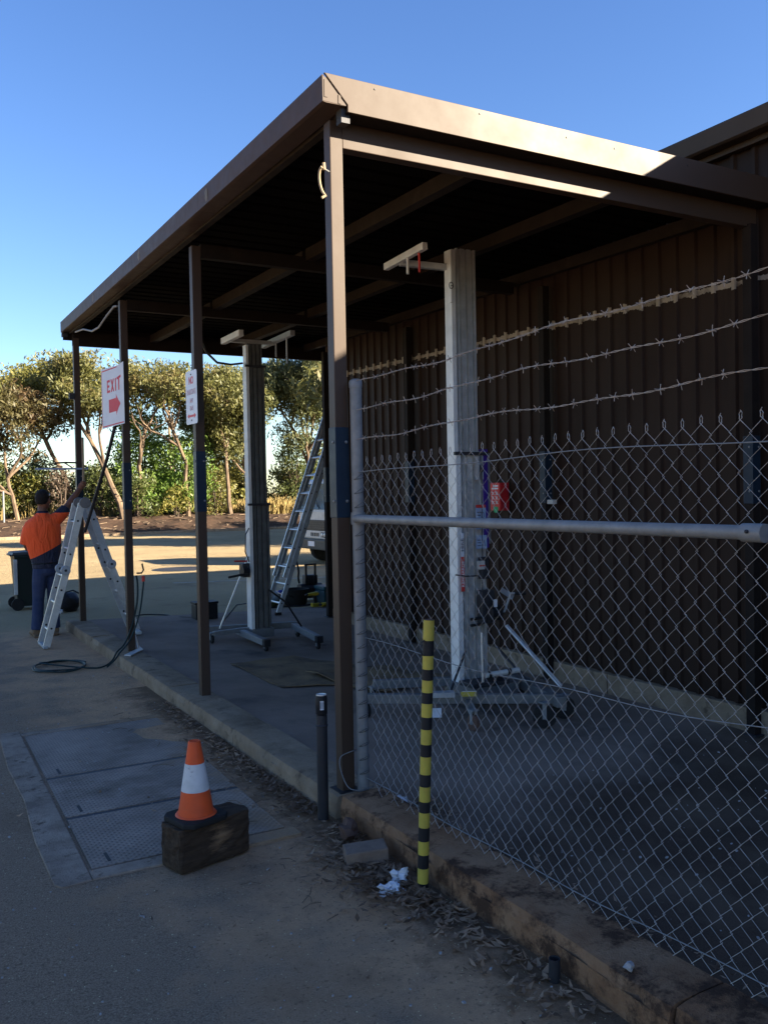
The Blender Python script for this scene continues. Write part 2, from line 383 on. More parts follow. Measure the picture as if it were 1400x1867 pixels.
def frame_mat():
    m, n, l, bs = nodes('pit_frame'); p = pos(n)
    c = mix(n, l, ramp(n, l, noise(n, l, p, 4, 7, .7), .35, .65), (.22,.165,.125), (.40,.31,.235))
    c = mix(n, l, ramp(n, l, noise(n, l, p, 7, 8, .75), .55, .64), c, (.13,.095,.07))
    c = dusty(n, l, p, c, 1.15, .5)
    l.new(c, bs.inputs['Base Color']); bs.inputs['Roughness'].default_value = .95; bs.inputs['Specular IOR Level'].default_value = .1
    bump(n, l, bs, mth(n, l, 'ADD', noise(n, l, p, 30, 6), noise(n, l, p, 130, 3)), .7, .012)
frame_mat()
def checker_mat():
    m, n, l, bs = nodes('checker_plate'); p = pos(n)
    c = mix(n, l, ramp(n, l, noise(n, l, p, 2.2, 7, .7), .36, .66), (.225,.17,.13), (.38,.29,.225))
    c = mix(n, l, ramp(n, l, noise(n, l, p, 1.6, 5), .52, .66), c, (.15,.11,.08))
    mp = n.new('ShaderNodeMapping'); mp.inputs['Rotation'].default_value = (0,0,radians(45)); mp.inputs['Scale'].default_value = (36,36,36); l.new(p, mp.inputs[0])
    ck = n.new('ShaderNodeTexVoronoi'); ck.inputs['Scale'].default_value = 1; ck.inputs['Randomness'].default_value = 0; l.new(mp.outputs[0], ck.inputs['Vector'])
    bumpy = ramp(n, l, ck.outputs['Distance'], .18, .38, (1,1,1,1), (0,0,0,1))
    c = mix(n, l, mth(n, l, 'MULTIPLY', bumpy, .35), c, (.07,.07,.075))
    c = dusty(n, l, p, c, 1.62, .35)
    l.new(c, bs.inputs['Base Color']); bs.inputs['Roughness'].default_value = .7; bs.inputs['Metallic'].default_value = .1; bs.inputs['Specular IOR Level'].default_value = .2
    bump(n, l, bs, mth(n, l, 'ADD', bumpy, mth(n, l, 'MULTIPLY', noise(n, l, p, 90, 3), .3)), .8, .006)
checker_mat()
def shirt_mat():
    m, n, l, bs = nodes('hi_vis'); p = pos(n)
    sep = n.new('ShaderNodeSeparateXYZ'); l.new(p, sep.inputs[0])
    # orange yoke over a navy lower panel, hem line runs up to the right with the raised arm
    lim = mth(n, l, 'ADD', mth(n, l, 'MULTIPLY', mth(n, l, 'SUBTRACT', sep.outputs[0], 1.70), .5), 1.03)
    f = mth(n, l, 'GREATER_THAN', sep.outputs[2], lim)
    col = mth(n, l, 'LESS_THAN', sep.outputs[2], 1.555)
    c = mix(n, l, mth(n, l, 'MULTIPLY', f, col), (.012,.015,.035), mix(n, l, noise(n, l, p, 5, 3), (1.0,.085,.010), (1.0,.115,.015)))
    l.new(c, bs.inputs['Base Color']); bs.inputs['Roughness'].default_value = .75
    wv = n.new('ShaderNodeTexNoise'); wv.inputs['Scale'].default_value = 7; wv.inputs['Distortion'].default_value = 1.5
    mp = n.new('ShaderNodeMapping'); mp.inputs['Rotation'].default_value = (0,radians(35),0); mp.inputs['Scale'].default_value = (2.2,1,.6); l.new(p, mp.inputs[0]); l.new(mp.outputs[0], wv.inputs['Vector'])
    bump(n, l, bs, wv.outputs['Fac'], .55, .05)
shirt_mat()
def glass_mat():
    m, n, l, bs = nodes('cab_glass'); bs.inputs['Base Color'].default_value = (.25,.3,.32,1)
    bs.inputs['Roughness'].default_value = .05; bs.inputs['Transmission Weight'].default_value = .75; bs.inputs['IOR'].default_value = 1.3
glass_mat()
mat('lamp_glass', (.6,.62,.62), .1, .3, bmp=0)

def block_mat():
    m, n, l, bs = nodes('block_wood'); p = pos(n)
    mp = n.new('ShaderNodeMapping'); mp.inputs['Rotation'].default_value = (0,0,radians(-15)); mp.inputs['Scale'].default_value = (3,12,22); l.new(p, mp.inputs[0])
    g_ = noise(n, l, mp.outputs[0], 2, 6, .7)
    c = mix(n, l, ramp(n, l, g_, .3, .7), (.03,.02,.014), (.085,.055,.035))
    # splintered bare patch on the front face
    d = n.new('ShaderNodeVectorMath'); d.operation = 'DISTANCE'; d.inputs[1].default_value = (1.36,4.05,.12); l.new(p, d.inputs[0])
    f = mth(n, l, 'SUBTRACT', mth(n, l, 'ADD', .62, mth(n, l, 'MULTIPLY', mth(n, l, 'SUBTRACT', g_, .5), .9)), mth(n, l, 'MULTIPLY', d.outputs['Value'], 5.0))
    c = mix(n, l, ramp(n, l, f, .26, .62), c, (.26,.16,.09))
    l.new(c, bs.inputs['Base Color']); bs.inputs['Roughness'].default_value = .9; bs.inputs['Specular IOR Level'].default_value = .15
    bump(n, l, bs, mth(n, l, 'ADD', g_, mth(n, l, 'MULTIPLY', noise(n, l, p, 60, 4), .4)), .8, .012)
block_mat()
# ------------------------------------------------------------------ ground and setting
def sm(a, b, t): t = max(0, min(1, (t-a)/(b-a))); return t*t*(3-2*t)
def fl(x, y):      # floor under the canopy falls gently towards the shed wall
    return .1 - .0555*(x-2.35)*(1-.45*sm(10, 12.2, y))
def grid(name, xs, ys, zf, mt, kind='structure', skip=None):
    V = [(x, y, zf(x, y)) for y in ys for x in xs]; nx = len(xs); Fc = []
    for j in range(len(ys)-1):
        for i in range(nx-1):
            if skip and skip((xs[i]+xs[i+1])/2, (ys[j]+ys[j+1])/2): continue
            Fc.append((j*nx+i, j*nx+i+1, (j+1)*nx+i+1, (j+1)*nx+i))
    o = MB().add(V, Fc).build(name, mt); tag(o, kind=kind); return o
def ls(a, b, n): return [a+(b-a)*i/n for i in range(n+1)]
gx = [-900,-200,-60,-20,-8] + ls(-4, 2.2, 32) + [4,8,16,20,40,80,200,900]
gy = [-900,-200,-60,-26,-10,-4] + ls(-1, 12.25, 66) + [14,18,24,32,40,60,120,300,1500]
def gz(x, y):
    if x > 2.05 or y > 13 or x < -3.9 or y < -.9: return 0
    return .006*sin(x*3.1+y*1.3)*sin(y*2.2) - .008*sm(.4, 1.8, x)*(sin(y*1.7)+1)*.5 - .002
g = grid('ground', gx, gy, gz, 'asphalt', skip=lambda x, y: 2.2 < x < 20 and -26 < y < 12.25)

# slab under the canopy, yard seal behind the fence
s_ = grid('floor', ls(2.31,5.62,16), [-26,-10,-3]+ls(0,11.5,46), lambda x, y: fl(x,y)-.05*sm(4.5,3.7,y)+.004*sin(7*x)*sin(5*y)*sm(4.5,3.7,y), 'slab_concrete')
s2 = grid('floor', ls(2.33,6.9,16), ls(11.5,12.32,4), fl, 'slab_concrete')
MB().box((2.3,12.3,-.1),(6.9,12.33,.005)).build('floor_edge', 'concrete').__setitem__('kind', 'structure')

# kerbs: cast in lengths, worn edges
def kerb_piece(y0, y1, x0, x1, zt, seed, mt, parent, rough_=.006, rnd_=.02):
    q = random.Random(seed); n = max(6, int((y1-y0)/.05)); V = []; Fc = []
    prof = [(0,-.12),(0,-.05),(0,-.02-rnd_),(.012,-.006),(.012+rnd_,0),(.5,0),(.985,0),(1,-.012),(1,-.2)]
    m = len(prof); ph = [q.uniform(0,9) for _ in range(5)]
    for j in range(n+1):
        y = lerp(y0, y1, j/n); chip = rough_*(1.5*sin(y*9+ph[0])*sin(y*3.3+ph[1]) + q.uniform(-1,1))
        if q.random() < .10: chip += rough_*2.2
        for k, (t, dz) in enumerate(prof):
            x = x0 + (t if t < .3 else 0) + ((x1-x0)*t if t >= .3 else 0)
            if k in (2,3,4): x += max(0, chip); dz -= max(0, chip)*.7
            z = zt + dz + (rough_*.5*sin(y*4+ph[2]) if dz > -.05 else 0)
            if dz <= -.12: z = -.06
            V.append((x + rough_*.7*sin(y*5.3+ph[3])*(k < 5), y, z))
    for j in range(n):
        for k in range(m-1): Fc.append((j*m+k, (j+1)*m+k, (j+1)*m+k+1, j*m+k+1))
    Fc.append(tuple(range(m))); Fc.append(tuple(n*m+k for k in range(m-1,-1,-1)))
    return MB().add(V, Fc).build('kerb_length', mt, parent, smooth=True)
kr = bpy.data.objects.new('kerb', None); COL.objects.link(kr); tag(kr, kind='structure')
for i, (a, b) in enumerate(((4.27,5.88),(5.892,7.5),(7.512,9.1),(9.112,10.7),(10.712,12.3))):
    kerb_piece(a, b, 2.075+.002*(i%2), 2.345, .118-.004*(i%2), i, 'kerb_pale', kr, .004)
for i, (a, b) in enumerate(((-4,-1.5),(-1.488,.5),(.512,1.95),(1.958,4.215))):
    kerb_piece(a, b, 2.085, 2.335, .135+.004*(i%2), 20+i, 'kerb_dirt', kr, .010, .03)

# far side of the lot: mulch bank and dry grass field
def bank_z(x, y):
    return -.03 + .62*sm(41, 50, y) + .10*sin(x*1.1)*sin(y*1.7)*sm(41,44,y) + .06*sin(x*3.3+y*2.1)*sm(41,44,y)
bk = grid('bank', ls(-45,75,150), ls(40.5,56,30), bank_z, 'mulch')
grid('field', ls(-200,300,40), ls(54,400,30), lambda x, y: .5+.25*sin(x*.05)*sin(y*.03)+ .004*(y-54), 'dry_grass')
MB().prism([(-45,40.2,-.05),(75,40.2,-.05),(75,40.4,-.05),(-45,40.4,-.05)], (0,0,.17)).build('far_kerb', 'kerb_pale').__setitem__('kind','structure')
# painted bay line on the lot, thin sheet
MB().prism([(5.0,17.42,.004),(9.5,16.0,.004),(9.5,16.08,.004),(5.0,17.5,.004)], (0,0,.002)).build('bay_line', 'line_paint').__setitem__('kind','structure')

# ------------------------------------------------------------------ shed building
WX = 5.60; WY1 = 11.48
bl = thing('shed_building', 'long brown metal-clad shed with overhanging eave behind the canopy', 'building', (WX, 4, 0))
ME_EAVE = 4.37
def sheet_mesh(width, pitch, z0, z1):
    """one trapezoidal wall sheet, ribs standing proud towards -X"""
    P = []; n = int(round(width/pitch))
    for i in range(n):
        y = i*pitch
        P += [(0,y),(0,y+pitch-.052),(-.024,y+pitch-.040),(-.024,y+pitch-.012)]
    P += [(0,width),]
    V = []; 
    for x, y in P: V += [(x,y,z0),(x,y,z1)]
    Fc = [(2*i,2*i+1,2*i+3,2*i+2) for i in range(len(P)-1)]
    # returns for thickness
    k = len(V); V += [(.02,0,z0),(.02,0,z1),(.02,width,z0),(.02,width,z1)]
    m_ = len(P)-1
    Fc += [(k,k+1,1,0),(2*m_,2*m_+1,k+3,k+2)]
    me = bpy.data.meshes.new('wall_sheet'); me.from_pydata(V, [], Fc); me.materials.append(MAT['wall_sheet_paint']); return me
PITCH_R = .186; SW = PITCH_R*4
wm = sheet_mesh(SW, PITCH_R, .10, 4.30)
y = WY1-.04-SW
while y > -25:
    inst('wall_sheet', wm, bl, (WX, y, 0)); y -= SW
MB().box((WX+.03,-25,-.1),(18.5,WY1-.03,4.28)).build('inner_wall', 'under_paint', bl)
MB().box((WX-.032,WY1-.06,.09),(WX+.07,WY1+.01,4.3)).build('corner_trim', 'brown_paint', bl)
# end wall sheets
q = MB()
for i in range(70):
    x = WX+.08+i*.186
    q.box((x,WY1-.028,.1),(x+.14,WY1-.012,4.3)); 
q.build('end_wall_cladding', 'wall_sheet_paint', bl)
# concrete upstand at the foot of the wall, cast in lengths
for i in range(13):
    y1 = WY1-.02-i*2.8; MB().box((WX-.07,y1-2.79,-.16),(WX+.03,y1,.098)).build('base_upstand', 'kerb_pale', bl, bevel=.008)
# eave gutter and soffit lining
MB().prism([(5.375,0,4.37),(5.375,0,4.365),(5.40,0,4.245),(5.50,0,4.235),(5.50,0,4.36)], (0,1,0))
eg = MB(); PR = [(5.372,4.375),(5.372,4.362),(5.395,4.25),(5.415,4.238),(5.505,4.238),(5.505,4.36)]
for i in range(13):
    y1 = WY1+.25-i*2.8
    MB().prism([(x,y1-2.795,z) for x, z in PR], (0,2.795,0)).build('eave_gutter', 'brown_paint', bl)
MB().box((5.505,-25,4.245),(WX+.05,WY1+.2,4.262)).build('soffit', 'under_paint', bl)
MB().box((5.52,-25,4.20),(5.575,WY1+.15,4.243)).build('soffit_batten', 'brown_paint', bl)
# roof planes
MB().prism([(5.42,-25,4.365),(12.2,-25,4.70),(18.9,-25,4.365),(18.9,-25,4.40),(12.2,-25,4.735),(5.42,-25,4.40)], (0,36.75,0)).build('roof', 'roof_sheet', bl)
MB().prism([(5.42,WY1+.2,4.2),(12.2,WY1+.2,4.5),(18.9,WY1+.2,4.2),(18.9,WY1+.2,4.36),(12.2,WY1+.2,4.69),(5.42,WY1+.2,4.36)], (0,.03,0)).build('gable_barge', 'brown_paint', bl)

# ------------------------------------------------------------------ canopy
cp = thing('canopy', 'open brown steel canopy on slim posts with deep box gutter, beside the shed', 'canopy', (2.24, 4.35, .1))
def tz(y): return .015*(y-4.3)
PX = 2.178
def post(x, y, zb, zt, sleeve=True, mt='brown_paint'):
    h = .0375
    p = MB().box((x-h,y-h,zb),(x+h,y+h,zt)).build('post', mt, cp, bevel=.004)
    MB().box((x-.065,y-.065,zb-.004),(x+.065,y+.065,zb+.008)).build('base_plate', 'steel_dark', p)
    if sleeve:
        k = h+.004
        s = MB().box((x-k,y-k,1.61),(x+k,y+k,2.10)).build('post_sleeve', 'blue_paint', p, bevel=.003)
        for zz in (1.70,2.02):
            for sy in (-1,):
                MB().lathe([(.0085,0),(.0085,.003),(.005,.006)], (x-k,y-.012,zz), 8, (-1,0,0)).build('bolt', 'galv', p)
                MB().lathe([(.0085,0),(.0085,.003),(.005,.006)], (x+.022,y-k,zz), 8, (0,-1,0)).build('bolt', 'galv', p)
    return p
main = post(PX, 4.35, .115, 3.742)
p2 = post(2.262, 7.05, .10, 3.755)
p3 = post(2.262, 9.52, .10, 3.80)
p4 = post(2.265, 12.13, .10, 3.82)
for yy in (4.32, 6.62, 9.12, 11.38):
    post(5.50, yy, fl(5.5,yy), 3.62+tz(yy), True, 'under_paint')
post(6.75, 12.13, fl(6.75,12.1), 3.7)
# pale junction box halfway up the second inner post
MB().box((5.475,6.50,1.60),(5.53,6.578,1.64)).build('junction_box', 'pale_plastic', cp, bevel=.004)
# beams across
MB().box((PX+.0385,4.3125,3.603),(5.56,4.3875,3.752)).build('beam', 'brown_paint', cp, bevel=.004)
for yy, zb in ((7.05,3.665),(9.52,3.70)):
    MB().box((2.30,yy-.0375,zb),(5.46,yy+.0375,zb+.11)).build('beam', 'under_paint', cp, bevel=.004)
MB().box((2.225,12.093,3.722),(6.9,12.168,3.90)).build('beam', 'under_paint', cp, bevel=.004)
# purlins and edge beam follow the fall of the roof
def ybar(x, w_, zb, h, y0, y1, name, mt):
    V = []
    for y in (y0, y1):
        t = tz(y); V += [(x-w_/2,y,zb+t),(x+w_/2,y,zb+t),(x+w_/2,y,zb+h+t),(x-w_/2,y,zb+h+t)]
    return MB().add(V, [(3,2,1,0),(4,5,6,7),(0,1,5,4),(1,2,6,5),(2,3,7,6),(3,0,4,7)]).build(name, mt, cp)
for x in (3.27, 4.41):
    for a, b in ((4.39,7.01),(7.09,9.48),(9.56,12.09)): ybar(x, .085, 3.70, .10, a, b, 'purlin', 'purlin_paint')
ybar(2.215, .05, 3.756, .085, 4.30, 12.2, 'edge_beam', 'purlin_paint')
ybar(5.53, .06, 3.72, .10, 4.39, 12.09, 'ledger', 'purlin_paint')
ybar(6.18, .06, 3.70, .10, 11.55, 12.09, 'purlin', 'purlin_paint')
# roof sheets: ribs run towards the gutter
def roof_mesh(wd, x0, x1):
    P = []; n = 4; p_ = wd/n
    for i in range(n):
        y = i*p_; P += [(y,0),(y+p_-.06,0),(y+p_-.045,.026),(y+p_-.015,.026)]
    P += [(wd,0)]; V = []
    for y, z in P: V += [(x0,y,z-.0+tz(4.3+y)),(x1,y,z+tz(4.3+y))]
    V2 = [(x, y_, z-.003) for x, y_, z in V]; k = len(V)
    Fc = [(2*i,2*i+2,2*i+3,2*i+1) for i in range(len(P)-1)]
    Fc += [tuple(k+i for i in f[::-1]) for f in Fc[:]]
    me = bpy.data.meshes.new('roof_sheet'); me.from_pydata(V+V2, [], Fc); me.materials.append(MAT['roof_sheet']); return me
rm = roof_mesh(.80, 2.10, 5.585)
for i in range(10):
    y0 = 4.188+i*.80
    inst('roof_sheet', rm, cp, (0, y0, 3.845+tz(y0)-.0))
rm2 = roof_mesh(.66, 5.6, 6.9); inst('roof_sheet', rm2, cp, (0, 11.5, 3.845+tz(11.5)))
# near barge board: mitred end meets the gutter
zb, zt = 3.735, 3.912
MB().prism([(2.045,4.168,zt),(2.178,4.168,3.772),(2.178,4.168,zb),(5.592,4.168,zb),(5.592,4.168,zt)], (0,.014,0)).build('barge_board', 'brown_paint', cp, bevel=.002)
MB().box((2.178,4.1835,3.735),(5.592,4.30,3.745)).build('barge_soffit', 'under_paint', cp)
for x in (2.34,3.02,3.66,4.05,4.7):
    MB().lathe([(.006,0),(.004,.003)], (x,4.1675,3.885-.02*(x>3.5)), 6, (0,-1,0)).build('rivet', 'steel_dark', cp)
# far barge
MB().box((2.12,12.19,3.80),(6.9,12.21,4.03)).build('barge_board', 'under_paint', cp)
# box gutter in lengths, slightly out of parallel with the kerb
def gut(y0, y1):
    V = []
    for y in (y0, y1):
        t = (y-4.17)/8.05; x0 = 2.035+.062*t; b = 3.768+.13*t
        pr = [(x0,b+.135),(x0,b),(x0+.02,b-.004),(x0+.135,b-.002),(x0+.145,b+.05),(x0+.145,b+.125),(x0+.135,b+.125),(x0+.130,b+.012),(x0+.014,b+.010),(x0+.012,b+.135)]
        V += [(x,y,z) for x, z in pr]
    n = 10
    return MB().add(V, [tuple(range(n-1,-1,-1)), tuple(range(n,2*n))] + [(i,(i+1)%n,n+(i+1)%n,n+i) for i in range(n)]).build('gutter', 'gutter_paint', cp)
g0 = gut(4.176, 6.29); gut(6.293, 8.29); gut(8.293, 10.3); gut(10.303, 12.22)
MB().prism([(2.036,4.1745,3.895),(2.036,4.1745,3.77),(2.17,4.1745,3.767),(2.17,4.1745,3.88)], (0,.0015,0)).build('gutter_end_cap', 'brown_paint', g0)
MB().box((2.045,4.1715,3.79),(2.062,4.174,3.88)).build('end_strap', 'brown_paint', g0)
MB().box((2.125,4.1715,3.77),(2.14,4.174,3.815)).build('end_strap', 'brown_paint', g0)
# small bracket piece under gutter corner
MB().box((2.155,4.20,3.69),(2.205,4.26,3.765)).build('corner_bracket', 'steel_dark', cp)
MB().box((2.10,12.14,3.835),(2.17,12.2,3.885)).build('corner_bracket', 'steel_dark', cp)
MB().box((2.16,12.08,3.02),(2.225,12.12,3.10)).build('post_lug', 'steel_dark', p4)
# sealant smears on the gutter
for y_, z_ in ((8.05,3.90),(6.1,3.86),(10.1,3.93)):
    t = (y_-4.17)/8.05; MB().blob((2.034+.062*t, y_, z_), (.003,.03,.045), int(y_*10), .35).build('sealant_patch', 'concrete', cp)
# pipe saddle bracket high on the main post
bk_ = MB().tube([(2.172,4.33,3.46),(2.10,4.31,3.475)], .004, 6).build('pipe_saddle', 'galv', cp)
pts = [(2.10+.012*cos(a)-.03*sin(a)*.4, 4.30+.03*cos(a), 3.405+.075*sin(a)) for a in ls(1.45,-1.3,12)]
MB().tube([(p[0]-.028*cos(a),p[1],p[2]) for p, a in zip(pts, ls(1.45,-1.3,12))]+[(2.085,4.31,3.318)], .007, 8).build('saddle_hook', 'pine', bk_, smooth=True)
MB().tube([(2.103,4.31,3.468),(2.100,4.31,3.505)], .009, 8).build('saddle_nut', 'pine', bk_)

# ------------------------------------------------------------------ loose wiring under the canopy
solo(MB().tube([(2.185,9.42,3.72),(2.17,9.5,3.73),(2.15,9.75,3.68),(2.145,10.15,3.62),(2.155,10.55,3.645),(2.165,11.1,3.76),(2.17,11.6,3.81)], .011, 8), 'conduit', 'conduit_grey',
     'pale flexible conduit looping beneath the gutter at the far end', 'conduit', (2.17,9.42,3.62), smooth=True)
solo(MB().tube([(2.30,7.08,3.06),(2.50,7.7,3.14),(2.75,8.3,3.12),(3.1,9.0,3.13),(3.45,9.55,3.20),(3.70,9.86,3.27)], .012, 8), 'black_cable', 'black_plastic',
     'black cable slung from the no parking post to the lift mast', 'cable', (2.3,7.08,3.06), smooth=True)

# ------------------------------------------------------------------ chain-link fence
FY0, FY1 = 1.745, 4.26
def fx(y): return 2.24+(2.29-2.24)*(FY1-y)/(FY1-FY0)   # the fence line is not quite parallel to the kerb
FX = 2.29
fe = thing('chain_link_fence', 'galvanised chain-link fence topped with three strands of barbed wire', 'fence', (2.24, FY1, .135))
def fpost(x, y, zb, zt):
    p = MB().tube([(x,y,zb),(x,y,zt-.02)], .033, 20).build('post', 'galv', fe, smooth=True)
    MB().lathe([(.036,-.03),(.037,-.002),(.033,.010),(.018,.018),(.001,.020)], (x,y,zt-.02), 20).build('cap', 'galv', p, smooth=True)
    return p
fp1 = fpost(2.244, FY1+.008, .12, 2.36)
fp2 = fpost(FX+.055, FY0-.052, .12, 2.47)
fpost(FX+.055, FY0-2.75, .12, 2.47)
ra = MB().tube([(fx(FY1)-.022,FY1-.015,1.605),(FX-.026,FY0+.02,1.605)], .0225, 16).build('rail', 'galv', fe, smooth=True)
MB().tube([(FX-.026,FY0+.065,1.605),(FX-.026,FY0-.012,1.605)], .0285, 16).build('rail_end', 'galv', ra, smooth=True)
MB().lathe([(.006,0),(.006,.006),(.003,.009)], (FX-.0545,FY0+.03,1.61), 8, (-1,0,0)).build('bolt', 'steel_dark', ra)
MB().lathe([(.0385,-.033),(.040,-.02),(.040,.02),(.0385,.033)], (2.244,FY1+.008,1.605), 20).build('rail_band', 'galv', ra, smooth=True)
MB().tube([(FX-.026,FY0-.09,1.605),(FX-.026,FY0-2.7,1.605)], .0225, 16).build('rail', 'galv', fe, smooth=True)
PW = .0766/2; PH = .0415
def warp(y, z):
    b = .010*sin(y*1.9+.5)*sin(z*2.3) + .004*sin(y*7+z*3)
    yy = .012*sin(z*3.1+1)*sm(4.4,2.6,y)*sm(0,1.2,z)*(-1) - .05*sm(.9,.1,z)*sm(2.6,4.2,y)
    return b, yy
ztop = 1.935; nseg = 43
def wire_pts(i, y_hi, zt):
    """one zigzag wire between two neighbouring columns, hooked into the next at every bend"""
    P = []
    for k in range(nseg+1):
        edge = (k % 2 == 0) if i % 2 == 0 else (k % 2 == 1)
        y = y_hi - (PW*1.06 if edge else -PW*.06); z = zt - k*PH
        if z < .125: break
        b, dy = warp(y, z)
        P.append((fx(y) + .012 + b + (.0032 if edge else -.0032), y+dy, z))
    return P
nw = int((FY1-.05-FY0+.05)/PW)
for i in range(nw):
    yh = FY1-.045 - (i+.5)*PW - PW/2 + PW/2
    zt = lerp(1.905, 1.955, i/nw) + .004*sin(i*1.7)
    P = wire_pts(i, yh, zt)
    m = MB().tube(P, .0013, 4)
    # the cut ends are twisted together in a tuft above each upper diamond
    a = Vector(P[0]); up = (i % 2 == 0)
    if i % 2 == 0:
        m.tube([a, a+Vector((.002,.0025,.008)), a+Vector((-.002,-.0025,.016)), a+Vector((.002,.007,.025))], .0013, 4)
    else:
        m.tube([a, a+Vector((-.002,-.0025,.008)), a+Vector((.002,.0025,.016)), a+Vector((-.002,-.008,.026))], .0013, 4)
    m.build('mesh_wire', 'galv_wire', fe)
# second bay towards and past the camera, mostly out of view
for i in range(34):
    yh = FY0-.09 - (i+.5)*PW; P = wire_pts(i, yh, 1.955); MB().tube(P, .0013, 4).build('mesh_wire', 'galv_wire', fe)
def strand(z0, z1, seed, sag):
    q = random.Random(seed); n = 60; A = []; B = []; C = []
    for k in range(n+1):
        t = k/n; y = lerp(FY1-.02, FY0-.03, t)
        z = lerp(z0, z1, t) - sag*4*t*(1-t) + .008*sin(t*11+seed)+.004*sin(t*29+seed*2)
        x = fx(y) - .012 + .004*sin(t*9+seed); C.append((x,y,z))
    fine = 240
    for k in range(fine+1):
        t = k/fine*n; i = min(int(t), n-1); f = t-i
        c = [lerp(C[i][j], C[i+1][j], f) for j in range(3)]; an = k*.62
        A.append((c[0]+.0022*cos(an), c[1], c[2]+.0022*sin(an))); B.append((c[0]-.0022*cos(an), c[1], c[2]-.0022*sin(an)))
    s = MB().tube(A, .0014, 4).tube(B, .0014, 4).build('barbed_strand', 'barb_wire', fe)
    y = FY1-.13
    while y > FY0:
        t = (FY1-.02-y)/(FY1-FY0+.01); i = min(int(t*n), n-1); c = C[i]
        an = q.uniform(0, pi); e = .019
        m = MB()
        for d in (-1, 1):
            m.tube([(c[0]+e*cos(an)*d, c[1]+d*.004+.003, c[2]+e*sin(an)*d), (c[0],c[1]+d*.003,c[2]), (c[0]-.004*cos(an)*d, c[1]-.003*d, c[2]-.004*sin(an)*d)], .0015, 4)
            a2 = an+1.5
            m.tube([(c[0]+e*cos(a2)*d, c[1]-d*.004-.003, c[2]+e*sin(a2)*d), (c[0],c[1],c[2])], .0015, 4)
        m.tube([(c[0],c[1]-.007,c[2]),(c[0],c[1]+.007,c[2])], .0034, 6)
        m.build('barb', 'barb_wire', s); y -= q.uniform(.085,.115)
strand(2.335, 2.392, 1, .006); strand(2.185, 2.242, 2, -.005); strand(2.03, 2.085, 3, -.004)
def tension(zs, seed, r=.0022):
    P = []
    for k in range(41):
        t = k/40; z = zs(t); y = lerp(FY1-.02, FY0-.03, t); b, dy = warp(y, z); P.append((fx(y)+.004+b, y, z))
    MB().tube(P, r, 6).build('tension_wire', 'galv', fe, smooth=True)
tension(lambda t: lerp(1.862,1.885,t)+.012*sin(t*10)*(1-t)-.012*sin(t*6.5+.6), 1, .0024)
tension(lambda t: lerp(.96,1.02,t)-.03*sin(pi*t)+.008*sin(t*13), 2, .0019)
tension(lambda t: lerp(.20,.235,t)-.02*sin(pi*t)+.004*sin(t*17), 3, .0021)
# lacing wires that tie the mesh round the corner post
for i in range(22):
    z = .24+i*.076; q = .036; cx, cy = 2.244, FY1+.008
    MB().tube([(cx+q*cos(a), cy+q*sin(a), z+.022*sin(a/2)) for a in ls(-2.6,-2.6+pi*1.25,8)][::-1]+[(2.236, FY1-.06, z+.01)], .0014, 4).build('lacing_wire', 'steel_dark', fe)

# ------------------------------------------------------------------ material lifts
def castor(parent, x, y, zf, r=.055, name='castor', mt='black_rubber', h=None, yaw=0):
    ax = (cos(yaw), sin(yaw), 0)
    c = MB().lathe([(r*.55,-.016),(r*.96,-.014),(r,-.006),(r,.006),(r*.96,.014),(r*.55,.016)], (x,y,zf+r), 18, ax).build(name, mt, parent, smooth=True)
    top = zf+(h or r*2+.03)
    m = MB()
    for s in (-1,1): m.bar((x+ax[0]*.022*s,y+ax[1]*.022*s,zf+r*.8),(x+ax[0]*.022*s,y+ax[1]*.022*s,top), .004, .03, (-ax[1],ax[0],0))
    m.box((x-.03,y-.03,top-.006),(x+.03,y+.03,top+.004)).tube([(x-ax[0]*.03,y-ax[1]*.03,zf+r),(x+ax[0]*.03,y+ax[1]*.03,zf+r)], .006, 8)
    m.build('castor_fork', 'galv', c)
    return c
def ribbed(x0, x1, y0, y1, z0, z1, nr=4):
    """extrusion with grooves in its front (-Y) face"""
    P = [(x1,y1),(x0,y1),(x0,y0+.010),(x0+.006,y0)]
    w_ = (x1-x0-.012)/nr
    for i in range(nr):
        a = x0+.006+i*w_; P += [(a+w_*.28,y0),(a+w_*.32,y0+.026),(a+w_*.62,y0+.026),(a+w_*.66,y0)]
    P += [(x1-.006,y0),(x1,y0+.010)]
    return MB().prism([(x,y,z0) for x, y in P], (0,0,z1-z0))
def lift(name, label, mx, my, top, zb, steps, mats):
    t = thing(name, label, 'material lift', (mx, my, fl(mx,my)), 'material lifts under the canopy')
    n = len(steps)
    for i, (z0, z1, hw, off) in enumerate(steps):
        # each stage: wide ribbed extrusion and a narrow pale side channel on its left
        st = ribbed(mx-hw*.55+off, mx+hw+off, my-.03-.018*i, my+.07, z0, z1, 3).build('mast_stage', mats[0], t)
        MB().box((mx-hw+off,my-.05-.018*i,z0),(mx-hw*.68+off,my+.05,z1-.02)).build('side_channel', mats[1], st, bevel=.003)
        MB().box((mx-hw*.66+off,my-.02-.018*i,z0),(mx-hw*.57+off,my+.05,z1)).build('channel_gap', 'black_plastic', st)
        MB().box((mx-hw-.012+off,my-.06-.018*i,z1-.03),(mx+hw+.008+off,my-.035-.018*i,z1-.004)).build('stage_clip', 'steel_dark', st) if i else None
    return t
